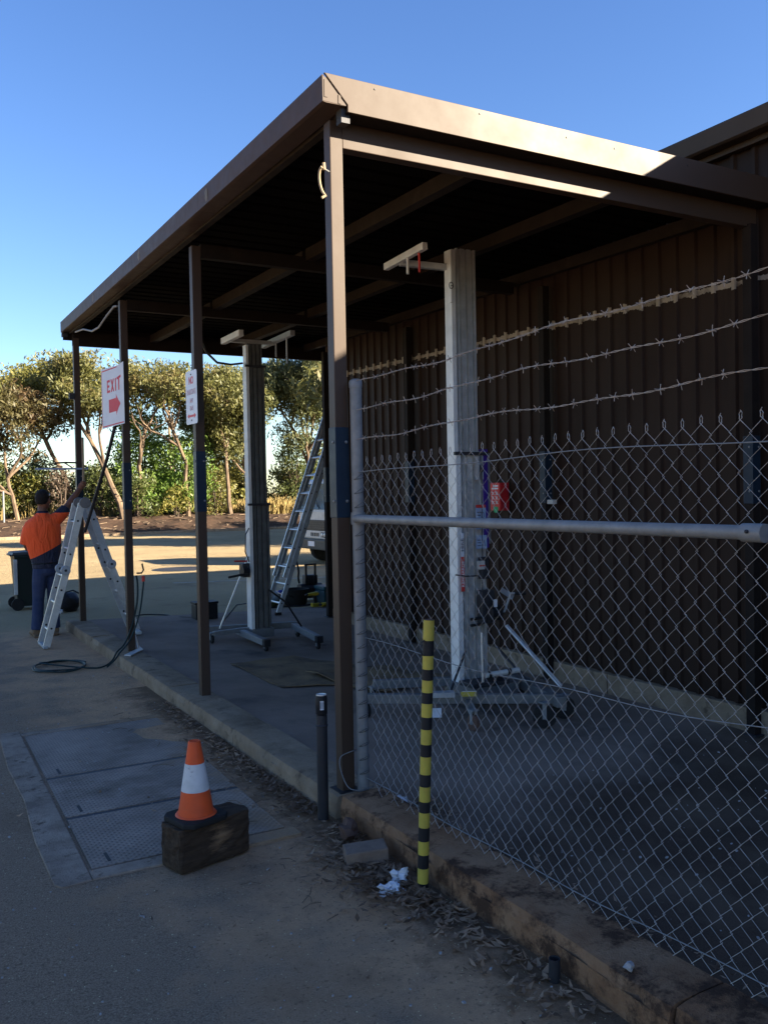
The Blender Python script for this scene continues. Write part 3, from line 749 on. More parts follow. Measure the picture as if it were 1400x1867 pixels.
# --- near lift
LX, LY = 4.15, 6.02
l1 = lift('material_lift', 'tall aluminium winch lift with purple side panel, near the red box on the wall', LX, LY, 3.70, .2,
          [(1.95,3.70,.128,0),(.16,2.06,.150,.025)], ('alu','alu_pale'))
MB().box((4.30,5.96,1.27),(4.345,6.10,2.08)).build('side_panel', 'purple', l1, bevel=.004)
MB().box((4.346,5.97,1.30),(4.375,6.09,2.05)).build('panel_back', 'lift_grey', l1, bevel=.004)
MB().box((4.005,5.95,3.25),(4.02,5.985,3.66)).build('top_plate', 'alu_pale', l1)
MB().tube([(3.998+.0, 5.945+.0, 3.38+.0)]+[(4.0+.018*cos(a),5.94,3.38+.026*sin(a)) for a in ls(0,2*pi,14)], .0035, 6).build('lifting_ring', 'steel_dark', l1)
lf = 5.935
la = MB().box((4.20,lf,1.425),(4.298,lf+.004,1.625)).build('instruction_label', 'blue_label', l1)
MB().box((4.20,lf-.0015,1.600),(4.298,lf,1.625)).build('label_band', 'red_label', la)
for k in range(6): MB().box((4.208+.004*(k%2),lf-.0015,1.44+.024*k),(4.235+.01*((k*7)%3),lf-.0005,1.447+.024*k)).build('print_line', 'ink_dark', la)
for k in range(2): MB().tube([(4.265+.018*cos(a),lf-.001,1.475+.065*k+.024*sin(a)) for a in ls(0,2*pi,12)], .0022, 4).build('print_figure', 'ink_dark', la)
lb = MB().box((4.20,lf,1.265),(4.305,lf+.004,1.375)).build('instruction_label', 'blue_label', l1)
for k in range(3): MB().box((4.21,lf-.0015,1.29+.022*k),(4.245,lf-.0005,1.296+.022*k)).build('print_line', 'ink_dark', lb)
MB().tube([(4.262,lf-.001,1.285),(4.275,lf-.001,1.335),(4.288,lf-.001,1.285)], .0025, 4).build('print_figure', 'ink_dark', lb)
# hire sticker on the pale side channel, reading upwards
MB().box((4.045,5.928,1.21),(4.072,5.931,1.40)).build('sticker', 'white_label', l1)
MB().box((4.043,5.9265,.93),(4.074,5.9295,1.21)).build('sticker', 'red_label', l1)
text_mesh('HIRE', .034, 'ink_dark', 'lettering', l1, (4.0585,5.9265,1.305), (0,0,1), (-1,0,0), .0006, sx=1.5)
text_mesh('KENNARDS', .032, 'ink_white', 'lettering', l1, (4.0585,5.925,1.07), (0,0,1), (-1,0,0), .0006, sx=1.25)
# pulley block at the top of the lower stage
MB().lathe([(.03,-.012),(.034,-.012),(.026,0),(.034,.012),(.03,.012)], (4.235,5.915,1.92), 16, (1,0,0)).build('pulley', 'steel_dark', l1, smooth=True)
MB().box((4.21,5.905,1.83),(4.222,5.96,2.02)).box((4.248,5.905,1.83),(4.26,5.96,2.02)).build('pulley_cheek', 'alu_dull', l1)
MB().tube([(4.235,5.895,1.92),(4.232,5.90,1.0),(4.23,5.93,.72)], .003, 6).build('winch_cable', 'steel_dark', l1)
# carriage and winch
MB().box((4.22,5.90,1.02),(4.30,5.95,1.20)).build('brake_housing', 'steel_dark', l1, bevel=.01)
MB().box((4.20,5.895,1.10),(4.255,5.94,1.17)).build('spool_tag', 'pale_plastic', l1, bevel=.005)
MB().box((4.199,5.893,1.125),(4.256,5.896,1.137)).build('tag_stripe', 'red_label', l1)
wi = MB().box((4.20,5.87,.66),(4.33,5.95,.93)).build('winch_frame', 'steel_dark', l1, bevel=.01)
MB().lathe([(.065,-.05),(.068,-.045),(.045,-.04),(.045,.04),(.068,.045),(.065,.05)], (4.29,5.84,.75), 20, (1,0,0)).build('drum', 'black_plastic', wi, smooth=True)
MB().tube([(4.33,5.84,.75),(4.40,5.84,.75),(4.42,5.80,.86),(4.425,5.79,.90),(4.50,5.78,.90)], .010, 8).build('crank', 'alu_dull', wi, smooth=True)
MB().tube([(4.46,5.78,.90),(4.56,5.77,.895)], .016, 10).build('crank_grip', 'black_rubber', wi, smooth=True)
MB().obox((4.40,5.80,.90), (1,0,-.6), (0,1,0), (.6,0,1), .07, .004, .02).build('crank_plate', 'alu_dull', wi)
MB().box((4.27,5.80,.80),(4.30,5.805,.86)).build('winch_tag', 'white_label', wi)
for zz in (.66,.71): MB().tube([(4.08,5.86,zz),(4.20,5.88,zz)], .012, 8).build('knob', 'black_rubber', l1, smooth=True)
MB().tube([(3.98,5.92,1.07),(4.06,5.90,1.055),(4.20,5.90,1.05)], .006, 6).build('release_lever', 'steel_dark', l1)
MB().tube([(4.10,5.74,.62),(4.105,5.74,.06)], .011, 10).build('stabiliser_rod', 'alu', l1, smooth=True)
# base frame: two long legs with castors, rear axle with black wheels
def leg(a, b, w_=.062, h=.07, mt='lift_grey'):
    return MB().bar(a, b, w_, h).build('leg', mt, l1, bevel=.006)
leg((4.42,5.17,.165),(3.12,5.86,.20)); leg((4.58,5.95,.16),(3.42,6.30,.19))
MB().bar((4.36,5.10,.155),(4.62,6.1,.155), .08, .08).build('cross_beam', 'lift_grey', l1, bevel=.006)
MB().box((4.0,5.72,.10),(4.45,6.14,.19)).build('mast_foot', 'lift_grey', l1, bevel=.008)
MB().box((3.98,5.70,.19),(4.34,5.90,.225)).build('foot_bracket', 'steel_dark', l1, bevel=.006)
castor(l1, 3.12, 5.86, fl(3.12,5.86), .052, h=.13); castor(l1, 3.42, 6.30, fl(3.42,6.3), .052, h=.13)
castor(l1, 3.63, 5.20, fl(3.63,5.2), .06, h=.15, mt='brick_red'); MB().bar((3.63,5.20,.155),(3.80,5.52,.165), .05, .04).build('castor_arm', 'lift_grey', l1)
for x, y in ((4.16,5.06),(4.50,5.24),(4.66,5.9)):
    castor(l1, x, y, fl(x,y), .088, 'wheel', h=.19, yaw=.9)
for a, b in (((4.38,5.80,.64),(4.56,5.35,.20)),((4.41,5.82,.64),(4.60,5.38,.20))):
    MB().tube([a,b], .010, 8).build('brace', 'alu', l1, smooth=True)
MB().tube([(4.05,5.90,.45),(3.72,5.64,.20)], .010, 8).build('brace', 'steel_dark', l1); MB().tube([(4.36,5.9,.46),(4.42,5.55,.20)], .011, 8).build('brace', 'steel_dark', l1)
MB().tube([(4.12,5.72,.28),(4.40,5.66,.30)], .022, 10).build('locking_pin', 'pale_plastic', l1, smooth=True)
MB().tube([(4.14,5.716,.281),(4.16,5.712,.283)], .026, 10).build('pin_collar', 'black_rubber', l1)
MB().tube([(4.30,5.682,.293),(4.33,5.675,.295)], .026, 10).build('pin_collar', 'black_rubber', l1)
MB().obox((3.62,5.585,.22), (.88,-.47,0), (.47,.88,0), (0,0,1), .09, .04, .018).build('leg_bracket', 'alu_dull', l1)
MB().obox((3.78,5.475,.22), (.88,-.47,0), (.47,.88,-.25), (0,0,1), .055, .045, .018).build('warning_block', 'stripe_yellow', l1)
MB().obox((3.786,5.472,.2395), (.88,-.47,0), (.47,.88,-.25), (0,0,1), .05, .034, .003).build('warning_sticker', 'white_label', l1)
MB().obox((3.53,5.545,.10), (.88,-.47,0), (0,0,1), (.47,.88,0), .045, .035, .003).build('load_plate', 'white_label', l1)
# fork arms hold up the roof steel
fk = MB().bar((3.66,5.78,3.615),(3.68,6.42,3.60), .045, .055).build('fork_arm', 'alu_pale', l1, bevel=.004)
MB().tube([(3.665,6.05,3.585),(3.665,6.05,3.46)], .011, 8).build('fork_pin', 'alu_pale', fk)
MB().tube([(3.665,5.88,3.585),(3.668,5.88,3.55),(3.67,5.885,3.44)], .009, 8).build('fork_handle', 'red_label', fk)
MB().bar((3.68,6.2,3.585),(4.04,6.05,3.55), .05, .05).build('fork_arm', 'alu_dull', l1, bevel=.004)
# --- far lift
KX, KY = 3.83, 9.85
l2 = lift('material_lift', 'far winch lift standing between the posts, its splayed legs reaching towards the camera', KX, KY, 3.5, .2,
          [(2.9,3.50,.105,0),(1.55,3.25,.118,.005),(.12,1.64,.130,.01)], ('alu_dark','alu_pale'))
for a, b in (((3.62,9.98,.135),(3.60,9.02,.125)),((4.36,10.15,.13),(4.21,8.98,.11))):
    MB().bar(a, b, .065, .07).build('leg', 'galv', l2, bevel=.006)
    MB().bar(Vector(b)+Vector((0,.06,.0)), Vector(b)+Vector((0,-.012,0)), .072, .077).build('leg_end', 'black_plastic', l2, bevel=.004)
MB().bar((3.30,10.22,.15),(4.40,10.02,.135), .07, .075).build('cross_beam', 'lift_grey', l2, bevel=.006)
MB().bar((3.26,9.80,.16),(3.75,9.88,.16), .05, .05).build('outrigger', 'galv', l2, bevel=.005)
MB().box((3.70,9.74,.07),(3.98,9.98,.17)).build('mast_foot', 'lift_grey', l2, bevel=.008)
castor(l2, 3.60, 9.06, fl(3.6,9.06), .04, h=.09); castor(l2, 4.21, 9.03, fl(4.21,9.03), .04, h=.09); castor(l2, 3.24, 9.80, fl(3.24,9.8), .045, h=.12)
castor(l2, 4.40, 10.02, fl(4.4,10), .05, h=.11)
castor(l2, 3.34, 10.22, fl(3.34,10.2), .05, h=.13, mt='black_rubber')
MB().tube([(3.70,9.80,1.02),(3.42,10.05,.17)], .012, 8).build('brace', 'alu', l2, smooth=True)
MB().tube([(3.46,10.06,.24),(3.62,10.0,.44),(3.70,9.9,.46)], .008, 6).build('brace', 'steel_dark', l2)
MB().box((3.62,9.78,.78),(3.72,9.90,.94)).build('winch_frame', 'steel_dark', l2, bevel=.01)
MB().lathe([(.05,-.04),(.055,-.036),(.036,-.03),(.036,.03),(.055,.036),(.05,.04)], (3.64,9.74,.86), 16, (1,0,0)).build('drum', 'black_plastic', l2, smooth=True)
MB().tube([(3.66,9.74,.97),(3.50,9.72,.98)], .010, 8).build('crank_grip', 'red_label', l2); MB().tube([(3.62,9.74,.82),(3.42,9.70,.80)], .013, 8).build('crank_grip', 'black_rubber', l2)
MB().tube([(3.70,9.76,1.35),(3.655,9.75,1.28),(3.645,9.75,1.08),(3.69,9.75,.96)], .007, 6).build('release_lever', 'steel_dark', l2, smooth=True)
MB().tube([(3.94,9.80,.62),(4.12,9.70,.46),(4.34,9.72,.12)], .012, 6).build('brace', 'black_plastic', l2)
f2 = MB().bar((3.58,9.55,3.565),(3.56,10.1,3.55), .06, .07).build('fork_arm', 'alu_pale', l2, bevel=.004)
MB().bar((4.12,9.35,3.57),(4.10,10.2,3.545), .06, .06).build('fork_arm', 'alu_dull', l2, bevel=.004)
MB().bar((3.58,9.88,3.53),(4.12,9.88,3.53), .05, .04).build('fork_bridge', 'alu_dull', l2)
for y_, z_ in ((9.82,3.36),(9.50,3.24)): MB().tube([(4.11,y_,3.54),(4.11,y_,z_)], .011, 8).build('fork_pin', 'alu_dull', l2)

# ------------------------------------------------------------------ ladders
def stile_plate(p0, p1, depth, thick, side):
    """channel stile: plate with two lips; side = direction its outer face looks"""
    p0 = Vector(p0); p1 = Vector(p1); d = (p1-p0).normalized(); s = Vector(side).normalized(); s = (s-d*s.dot(d)).normalized(); w_ = d.cross(s)
    m = MB(); m.obox((p0+p1)/2, d, w_, s, (p1-p0).length/2, depth/2, .0015)
    for k in (-1,1): m.obox((p0+p1)/2 + w_*k*depth/2 - s*thick/2, d, w_, s, (p1-p0).length/2, .002, thick/2)
    return m
# extension ladder, two sections sliding on each other
ex = thing('extension_ladder', 'aluminium extension ladder leaning against the far end of the canopy', 'ladder', (4.87, 11.9, .03))
base = Vector((4.86,0,.03)); dirn = Vector((1.36,0,3.70)).normalized(); nrm = Vector((-dirn.z,0,dirn.x))
YA, YB = 12.16, 11.76
def exl(y0, y1, s0, s1, off, mt, rungs0):
    for y_, sd_ in ((y0,1),(y1,-1)):
        a = base+dirn*s0+nrm*off; b = base+dirn*s1+nrm*off; a.y = b.y = y_
        st = stile_plate(a, b, .062, .022, (0,sd_,0)).build('stile', mt, ex)
        s = s0+.16
        if sd_ < 0:
            k = 0
            while s < s1-.05:
                c = base+dirn*s+nrm*off; c.y = y_-.0015
                MB().lathe([(.011,0),(.011,.002),(.007,.003)], c, 8, (0,-1,0)).build('rung_end', 'black_plastic', st); s += .28
    s = s0+.16
    while s < s1-.05:
        a = base+dirn*s+nrm*off; b = a.copy(); a.y = y0; b.y = y1
        MB().tube([a,b], .015, 8).build('rung', 'alu', ex, smooth=True); s += .28
exl(YA+.03, YB-.03, 0, 3.72, 0, 'alu_dull', 0); exl(YA, YB, .52, 3.95, .055, 'alu', 0)
for y_ in (YA+.03,YB-.03):
    c = base+dirn*0+Vector((0,y_,0)); MB().obox((c.x-.005,y_,fl(c.x,y_)+.022), (1,0,0), (0,1,0), (0,0,1), .045, .02, .02).build('foot', 'black_rubber', ex)
# folding step ladder beside the worker
sl = thing('folding_ladder', 'hinged aluminium folding ladder opened into an A beside the worker', 'ladder', (2.1, 11.05, 0))
AX = Vector((2.085,0,1.70)); LF = Vector((1.615,0,.02)); RF = Vector((2.66,0,.12))
for foot, nm in ((LF,'l'),(RF,'r')):
    mid = AX.lerp(foot, .48); sgn = -1 if nm == 'l' else 1
    a0 = AX+Vector((.035*sgn,0,-.03))
    for y_ in (10.86, 11.24):
        for p, r_ in ((a0, mid),(mid, foot)):
            P0 = Vector((p.x,y_,p.z)); P1 = Vector((r_.x,y_,r_.z))
            st = stile_plate(P0, P1, .075, .028, (0,-1,0)).build('stile', 'alu_dull' if (p is a0 and nm=='r') else 'alu', sl)
            n_ = 2
            for k in range(n_):
                c = P0.lerp(P1, .26+.5*k)
                MB().lathe([(.0125,0),(.0125,.002),(.009,.003)], (c.x,y_-.0015,c.z), 8, (0,-1,0)).build('rung_end', 'black_plastic', st)
        c = mid; MB().lathe([(.052,0),(.056,.006),(.056,.026),(.050,.032)], (c.x+sgn*.012,y_-.018,c.z), 18, (0,1,0)).build('hinge', 'alu_dull', sl, smooth=True)
        MB().lathe([(.016,0),(.014,.006)], (c.x+sgn*.012,y_-.018,c.z), 10, (0,-1,0)).build('hinge_knob', 'steel_dark', sl)
        if nm == 'l':
            MB().lathe([(.060,0),(.064,.006),(.064,.026),(.058,.032)], (AX.x,y_-.018,AX.z-.02), 18, (0,1,0)).build('hinge', 'lift_grey', sl, smooth=True)
    for k in range(5):
        t = .13+.19*k; p = a0.lerp(foot, t); MB().tube([(p.x,10.87,p.z),(p.x,11.23,p.z)], .014, 8).build('rung', 'alu', sl, smooth=True)
MB().bar((2.62,10.62,.12),(2.70,11.45,.12), .06, .035).build('stabiliser_bar', 'pale_plastic', sl, bevel=.005)
MB().bar((1.605,10.83,.018),(1.605,11.27,.018), .05, .03).build('stabiliser_bar', 'alu_dull', sl, bevel=.005)
# dark pole leaning from the exit post onto the ladder
solo(MB().tube([(2.205,9.60,2.62),(2.165,10.0,2.16),(2.07,10.83,1.34)], .019, 10), 'black_pole', 'steel_dark', 'dark pole slanting from behind the exit sign down to the folding ladder', 'pole', (2.07,10.83,1.34), smooth=True)
solo(MB().tube([(2.14,9.66,2.44),(2.19,9.56,2.43),(2.24,9.47,2.43)], .006, 6).tube([(2.14,9.66,2.44),(2.13,9.67,2.47)], .006, 6), 'sign_clip', 'steel_dark', 'small dark wire clip on the post below the exit sign', 'clip', (2.19,9.56,2.43))

# ------------------------------------------------------------------ signs
es = thing('exit_sign', 'white and red EXIT sign with right-pointing arrow, bent round a post', 'sign', (2.16, 9.65, 2.47))
SA = Vector((2.098,9.86,0)); SB = Vector((2.196,9.55,0)); SCc = Vector((2.236,9.44,0))
def sgn_pt(u, v, off=0):
    """u 0..1 along the bent plate, v height"""
    L1 = (SB-SA).length; L2 = (SCc-SB).length; s = u*(L1+L2)
    if s < L1: p = SA.lerp(SB, s/L1); d = SB-SA
    else: p = SB.lerp(SCc, (s-L1)/L2); d = SCc-SB
    t = d.normalized(); n_ = Vector((-abs(t.y), -abs(t.x), 0)).normalized()
    lift_ = .03*max(0, u-.7)/.3 if v > 2.9 else 0
    return Vector((p.x, p.y, v+lift_)) + n_*off
U = ls(0,1,24); V = []; n_ = len(U)
for off in (0,.0015):
    for u in U: V += [sgn_pt(u,2.475+.035*u,off), sgn_pt(u,3.115+.01*u,off)]
Fc = [(2*i,2*i+2,2*i+3,2*i+1) for i in range(n_-1)]; Fc += [tuple(2*n_+j for j in f[::-1]) for f in Fc[:]]
Fc += [(0,1,2*n_+1,2*n_), (2*n_-2,4*n_-2,4*n_-1,2*n_-1)] + [(2*i,2*n_+2*i,2*n_+2*i+2,2*i+2) for i in range(n_-1)] + [(2*i+1,2*i+3,2*n_+2*i+3,2*n_+2*i+1) for i in range(n_-1)]
MB().add(V, Fc).build('plate', 'sign_white', es)
def sgn_poly(polys, name, mt, off=.0022):
    """flat red shapes given in (u,v), cut finely so that they follow the bend"""
    m = MB()
    for a in polys: m.add([sgn_pt(u,2.475+.035*u+v,off) for u, v in a], [tuple(range(len(a)))])
    return m.build(name, mt, es)
def rect(u0, u1, v0, v1): k = 8; return [[(lerp(u0,u1,i/k),v0),(lerp(u0,u1,(i+1)/k),v0),(lerp(u0,u1,(i+1)/k),v1),(lerp(u0,u1,i/k),v1)] for i in range(k)]
sgn_poly(rect(.03,.97,.012,.024)+rect(.03,.72,.605,.617)+rect(.02,.032,.02,.61), 'border', 'sign_red')
LV0, LV1 = .365, .50
sgn_poly([[(.26,LV0),(.40,LV0),(.40,LV0+.026),(.30,LV0+.026),(.30,LV1),(.26,LV1)],[(.30,LV1-.026),(.40,LV1-.026),(.40,LV1),(.30,LV1)],[(.30,.420),(.37,.420),(.37,.446),(.30,.446)]], 'letter_e', 'sign_red')
sgn_poly([[(.43,LV0),(.48,LV0),(.585,LV1),(.535,LV1)],[(.535,LV0),(.585,LV0),(.48,LV1),(.43,LV1)]], 'letter_x', 'sign_red')
sgn_poly([[(.63,LV0),(.68,LV0),(.68,LV1),(.63,LV1)]], 'letter_i', 'sign_red')
sgn_poly([[(.77,LV0),(.82,LV0),(.82,LV1-.026),(.77,LV1-.026)]]+rect(.71,.88,LV1-.026,LV1), 'letter_t', 'sign_red')
sgn_poly(rect(.33,.66,.15,.29)+[[(.66,.105),(.69,.13),(.69,.31),(.66,.335)],[(.69,.13),(.76,.175),(.76,.265),(.69,.31)],[(.76,.175),(.84,.215),(.84,.225),(.76,.265)]], 'arrow', 'sign_red')
np_ = thing('parking_sign', 'narrow white NO PARKING ANY TIME sign with faded red lettering', 'sign', (2.19, 6.94, 2.3))
NA = Vector((2.172,7.085,0)); NB = Vector((2.183,6.83,0)); nd = (NB-NA).normalized(); nn = Vector((-abs(nd.y),-abs(nd.x),0))
def rr(u, v, off): return NA + nd*u + Vector((0,0,2.315+v)) + nn*off
Wd = (NB-NA).length; Hh = .425; rc = .022
cor = []
for cx_, cy_, a0 in ((Wd-rc,rc,-90),(Wd-rc,Hh-rc,0),(rc,Hh-rc,90),(rc,rc,180)):
    for k in range(6): a = radians(a0+18*k); cor.append((cx_+rc*cos(a), cy_+rc*sin(a)))
MB().prism([rr(u,v,-.0015) for u, v in cor], nn*.002).build('plate', 'sign_white', np_)
for txt, v, sz, mt in (('NO',.345,.085,'sign_red'),('PARKING',.255,.060,'sign_faded'),('ANY',.185,.048,'sign_faded'),('TIME',.125,.048,'sign_faded')):
    text_mesh(txt, sz, mt, 'lettering', np_, rr(Wd*.5,v,.0015), nd, (0,0,1), .0012, sx=.80)
ar = [(.04,.065),(.075,.05),(.075,.058),(Wd-.075,.058),(Wd-.075,.05),(Wd-.04,.065),(Wd-.075,.08),(Wd-.075,.072),(.075,.072),(.075,.08)]
m = MB(); m.prism([rr(u,v,.0012) for u, v in ar[1:2]+ar[2:4]+ar[7:8]+ar[8:9]+ar[9:10]], nn*.0006)
m = MB().prism([rr(u,v,.0012) for u, v in ((.07,.056),(Wd-.07,.056),(Wd-.07,.074),(.07,.074))], nn*.0006).prism([rr(u,v,.0012) for u, v in ((.03,.065),(.07,.045),(.07,.085))], nn*.0006).prism([rr(u,v,.0012) for u, v in ((Wd-.07,.045),(Wd-.03,.065),(Wd-.07,.085))], nn*.0006)
m.build('arrow', 'sign_red', np_)
for v in (.03,.395): MB().lathe([(.007,0),(.005,.004)], rr(Wd*.5,v,.001), 8, nn).build('bolt', 'steel_dark', np_)

# ------------------------------------------------------------------ red box on the wall
rb = thing('alarm_box', 'small red box with pictogram label mounted on the brown wall', 'box', (5.575, 7.37, 1.53))
BX, B0, B1 = 5.457, 7.29, 7.45
MB().box((BX,B0,1.53),(5.575,B1,1.815)).build('case', 'red_gloss', rb, bevel=.006)
MB().box((BX-.0025,B0+.008,1.57),(BX-.0005,B1-.008,1.808)).build('label', 'red_label', rb)
for k in range(2): MB().box((BX-.004,B0+.025,1.748+.026*k),(BX-.0027,B1-.03-.02*k,1.763+.026*k)).build('print_line', 'ink_white', rb)
for i in range(3):
    for j in range(2):
        c = (BX-.003, B0+.05+.062*j, 1.615+.046*i); MB().tube([(c[0],c[1]-.02,c[2]-.017),(c[0],c[1]+.02,c[2]+.017)], .006, 4).tube([(c[0],c[1]+.018,c[2]-.017),(c[0],c[1]-.016,c[2]+.013)], .005, 4).build('pictogram', 'ink_white', rb)
MB().lathe([(.042,0),(.040,.002)], (BX-.0005,B0+.07,1.548), 16, (-1,0,0)).build('seal', 'green_tag', rb)
# ------------------------------------------------------------------ worker
def loft(m, rings, n=14):
    """rings: (centre, rx, ry, axis) ellipses joined into one closed tube"""
    V = []
    for c, rx, ry, ax in rings:
        c = Vector(c); t = Vector(ax).normalized()
        a = Vector((1,0,0)); a = (a-t*a.dot(t)); 
        if a.length < .2: a = Vector((0,0,1)); a = a-t*a.dot(t)
        a.normalize(); b = t.cross(a)
        for k in range(n): V.append(c+a*cos(2*pi*k/n)*rx+b*sin(2*pi*k/n)*ry)
    Fc = [(i*n+k, i*n+(k+1)%n, (i+1)*n+(k+1)%n, (i+1)*n+k) for i in range(len(rings)-1) for k in range(n)]
    Fc += [tuple(range(n-1,-1,-1)), tuple((len(rings)-1)*n+k for k in range(n))]
    m.add(V, Fc)
def limb(m, pts, rs, n=12, flat=1.0):
    P = [Vector(p) for p in pts]; R_ = []
    for i, p in enumerate(P):
        t = P[min(i+1,len(P)-1)]-P[max(i-1,0)]; R_.append((p, rs[i], rs[i]*flat, t))
    loft(m, R_, n)
def fuse(o, vox, it=6, fac=.5):
    r = o.modifiers.new('remesh', 'REMESH'); r.mode = 'VOXEL'; r.voxel_size = vox; r.use_smooth_shade = True
    s = o.modifiers.new('smooth', 'SMOOTH'); s.iterations = it; s.factor = fac
pe = thing('person', 'worker in orange and navy shirt and jeans, back turned, arm raised to a post', 'person', (1.76, 11.9, 0))
Z = (0,0,1)
body = MB()
loft(body, [((1.80,11.9,.86),.15,.10,Z),((1.79,11.9,1.0),.145,.10,Z),((1.775,11.9,1.2),.155,.10,Z),((1.765,11.9,1.38),.165,.10,Z),((1.765,11.91,1.48),.12,.08,Z),((1.765,11.925,1.54),.06,.06,Z)])
limb(body, [(1.765,11.92,1.50),(1.767,11.93,1.57),(1.772,11.945,1.64)], [.062,.058,.056])
# head turned to the right: skull, jaw, nose, ears
loft(body, [((1.790,11.955,1.605),.040,.055,Z),((1.790,11.955,1.625),.060,.075,Z),((1.786,11.95,1.665),.074,.088,Z),((1.780,11.945,1.715),.082,.094,Z),((1.776,11.94,1.765),.083,.094,Z),((1.774,11.94,1.805),.074,.083,Z),((1.774,11.94,1.835),.046,.053,Z),((1.774,11.94,1.846),.014,.016,Z)], 18)
limb(body, [(1.846,12.00,1.715),(1.880,12.022,1.69),(1.868,12.015,1.668)], [.014,.019,.013])
limb(body, [(1.852,12.005,1.632),(1.866,12.014,1.628)], [.022,.016])
limb(body, [(1.842,11.90,1.735),(1.850,11.893,1.71),(1.842,11.90,1.68)], [.014,.020,.011])
limb(body, [(1.716,11.98,1.735),(1.707,11.985,1.71),(1.715,11.98,1.68)], [.014,.020,.011])
# raised right arm, left arm bent forward, hands with fingers
limb(body, [(1.90,11.91,1.45),(1.97,11.925,1.50),(2.05,11.95,1.59),(2.105,11.965,1.665),(2.17,11.975,1.755),(2.235,11.985,1.845)], [.062,.056,.050,.046,.042,.031])
limb(body, [(2.235,11.985,1.845),(2.258,11.99,1.88),(2.272,11.995,1.92)], [.031,.042,.036], flat=.6)
for k in range(4):
    zz = 1.885+.019*k; fx = 2.268
    body.tube([(fx-.018,11.972,zz),(fx+.012,11.958,zz+.004),(fx+.044,11.968,zz+.006),(fx+.050,11.995,zz+.005),(fx+.034,12.012,zz+.003)], [.0105,.010,.0095,.009,.008], 6)
body.tube([(2.262,12.01,1.865),(2.290,12.025,1.895),(2.318,12.02,1.925),(2.330,12.0,1.94)], [.013,.012,.010,.009], 6)
limb(body, [(1.625,11.905,1.41),(1.585,11.92,1.32),(1.565,11.945,1.20),(1.60,12.02,1.11),(1.66,12.10,1.06)], [.060,.054,.046,.042,.030])
limb(body, [(1.66,12.10,1.06),(1.685,12.13,1.045),(1.705,12.15,1.035)], [.03,.040,.034], flat=.6)
for k in range(4): body.tube([(1.70+.004*k,12.14-.006*k,1.05-.018*k),(1.735,12.165-.006*k,1.04-.018*k),(1.755,12.15,1.03-.018*k),(1.75,12.125,1.028-.018*k)], [.010,.0095,.009,.008], 6)
body.tube([(1.675,12.115,1.07),(1.705,12.12,1.09),(1.735,12.135,1.092)], [.012,.011,.009], 6)
limb(body, [(1.725,11.9,.90),(1.70,11.9,.70),(1.685,11.905,.46),(1.67,11.89,.25),(1.655,11.88,.07)], [.085,.075,.055,.05,.04])
limb(body, [(1.875,11.9,.90),(1.875,11.92,.70),(1.868,11.95,.46),(1.872,11.95,.25),(1.878,11.95,.07)], [.085,.075,.055,.05,.04])
ob = body.build('body', 'skin', pe); fuse(ob, .0075, 3)
sh = MB()
loft(sh, [((1.805,11.9,.855),.178,.128,Z),((1.80,11.9,.93),.180,.130,Z),((1.785,11.9,1.02),.192,.134,Z),((1.772,11.9,1.15),.212,.138,Z),((1.757,11.9,1.28),.228,.140,Z),((1.755,11.9,1.38),.228,.134,Z),((1.760,11.905,1.45),.198,.120,Z),((1.765,11.915,1.505),.125,.095,Z),((1.767,11.925,1.545),.078,.078,Z),((1.768,11.93,1.575),.070,.070,Z)], 22)
limb(sh, [(1.85,11.905,1.42),(1.93,11.915,1.475),(2.00,11.935,1.535),(2.065,11.955,1.605)], [.10,.088,.080,.074])
limb(sh, [(1.66,11.905,1.40),(1.60,11.915,1.345),(1.575,11.93,1.25),(1.562,11.945,1.165)], [.095,.085,.076,.074])
os_ = sh.build('shirt', 'hi_vis', pe); fuse(os_, .010, 5)
cl_ = MB(); loft(cl_, [((1.767,11.925,1.545),.074,.074,Z),((1.770,11.932,1.582),.069,.069,Z)], 18); cl_.build('collar', 'navy', pe, smooth=True)
tr_ = MB()
loft(tr_, [((1.80,11.9,.96),.160,.112,Z),((1.80,11.9,.88),.170,.122,Z),((1.80,11.9,.80),.168,.118,Z),((1.80,11.9,.76),.12,.09,Z)], 18)
limb(tr_, [(1.722,11.9,.84),(1.703,11.9,.68),(1.688,11.908,.46),(1.673,11.895,.26),(1.660,11.885,.085)], [.094,.088,.072,.070,.074])
limb(tr_, [(1.878,11.9,.84),(1.880,11.92,.68),(1.872,11.955,.46),(1.876,11.955,.26),(1.880,11.95,.085)], [.094,.088,.072,.070,.074])
ot = tr_.build('jeans', 'denim', pe); fuse(ot, .011, 4)
MB().tube([(1.80+.172*cos(a),11.9+.124*sin(a),.925) for a in ls(0,2*pi,24)], .013, 6).build('belt', 'black_plastic', pe)
for x, y_, d in ((1.655,11.885,-.02),(1.880,11.955,.02)):
    b_ = MB(); limb(b_, [(x,y_-.05,.06),(x+d*.3,y_+.02,.062),(x+d,y_+.12,.048),(x+d*1.6,y_+.20,.035)], [.052,.055,.050,.036], flat=1.0)
    b_.box((x-.045,y_-.085,.0),(x+.045,y_+.20,.022)); limb(b_, [(x,y_,.05),(x,y_,.14)], [.052,.052])
    o = b_.build('boot', 'boot_tan', pe); fuse(o, .009, 3)
ha = MB(); loft(ha, [((1.762,11.915,1.665),.066,.062,Z),((1.764,11.918,1.70),.080,.078,Z),((1.768,11.925,1.75),.088,.094,Z),((1.770,11.93,1.80),.082,.090,Z),((1.772,11.935,1.84),.052,.060,Z),((1.772,11.938,1.852),.016,.018,Z)], 18)
oh = ha.build('hair', 'hair', pe); fuse(oh, .008, 3)
gl = MB().tube([(1.853,11.885,1.775),(1.868,11.93,1.79),(1.862,11.99,1.795),(1.80,12.035,1.795)], .006, 6); gl.build('glasses', 'pale_plastic', pe)
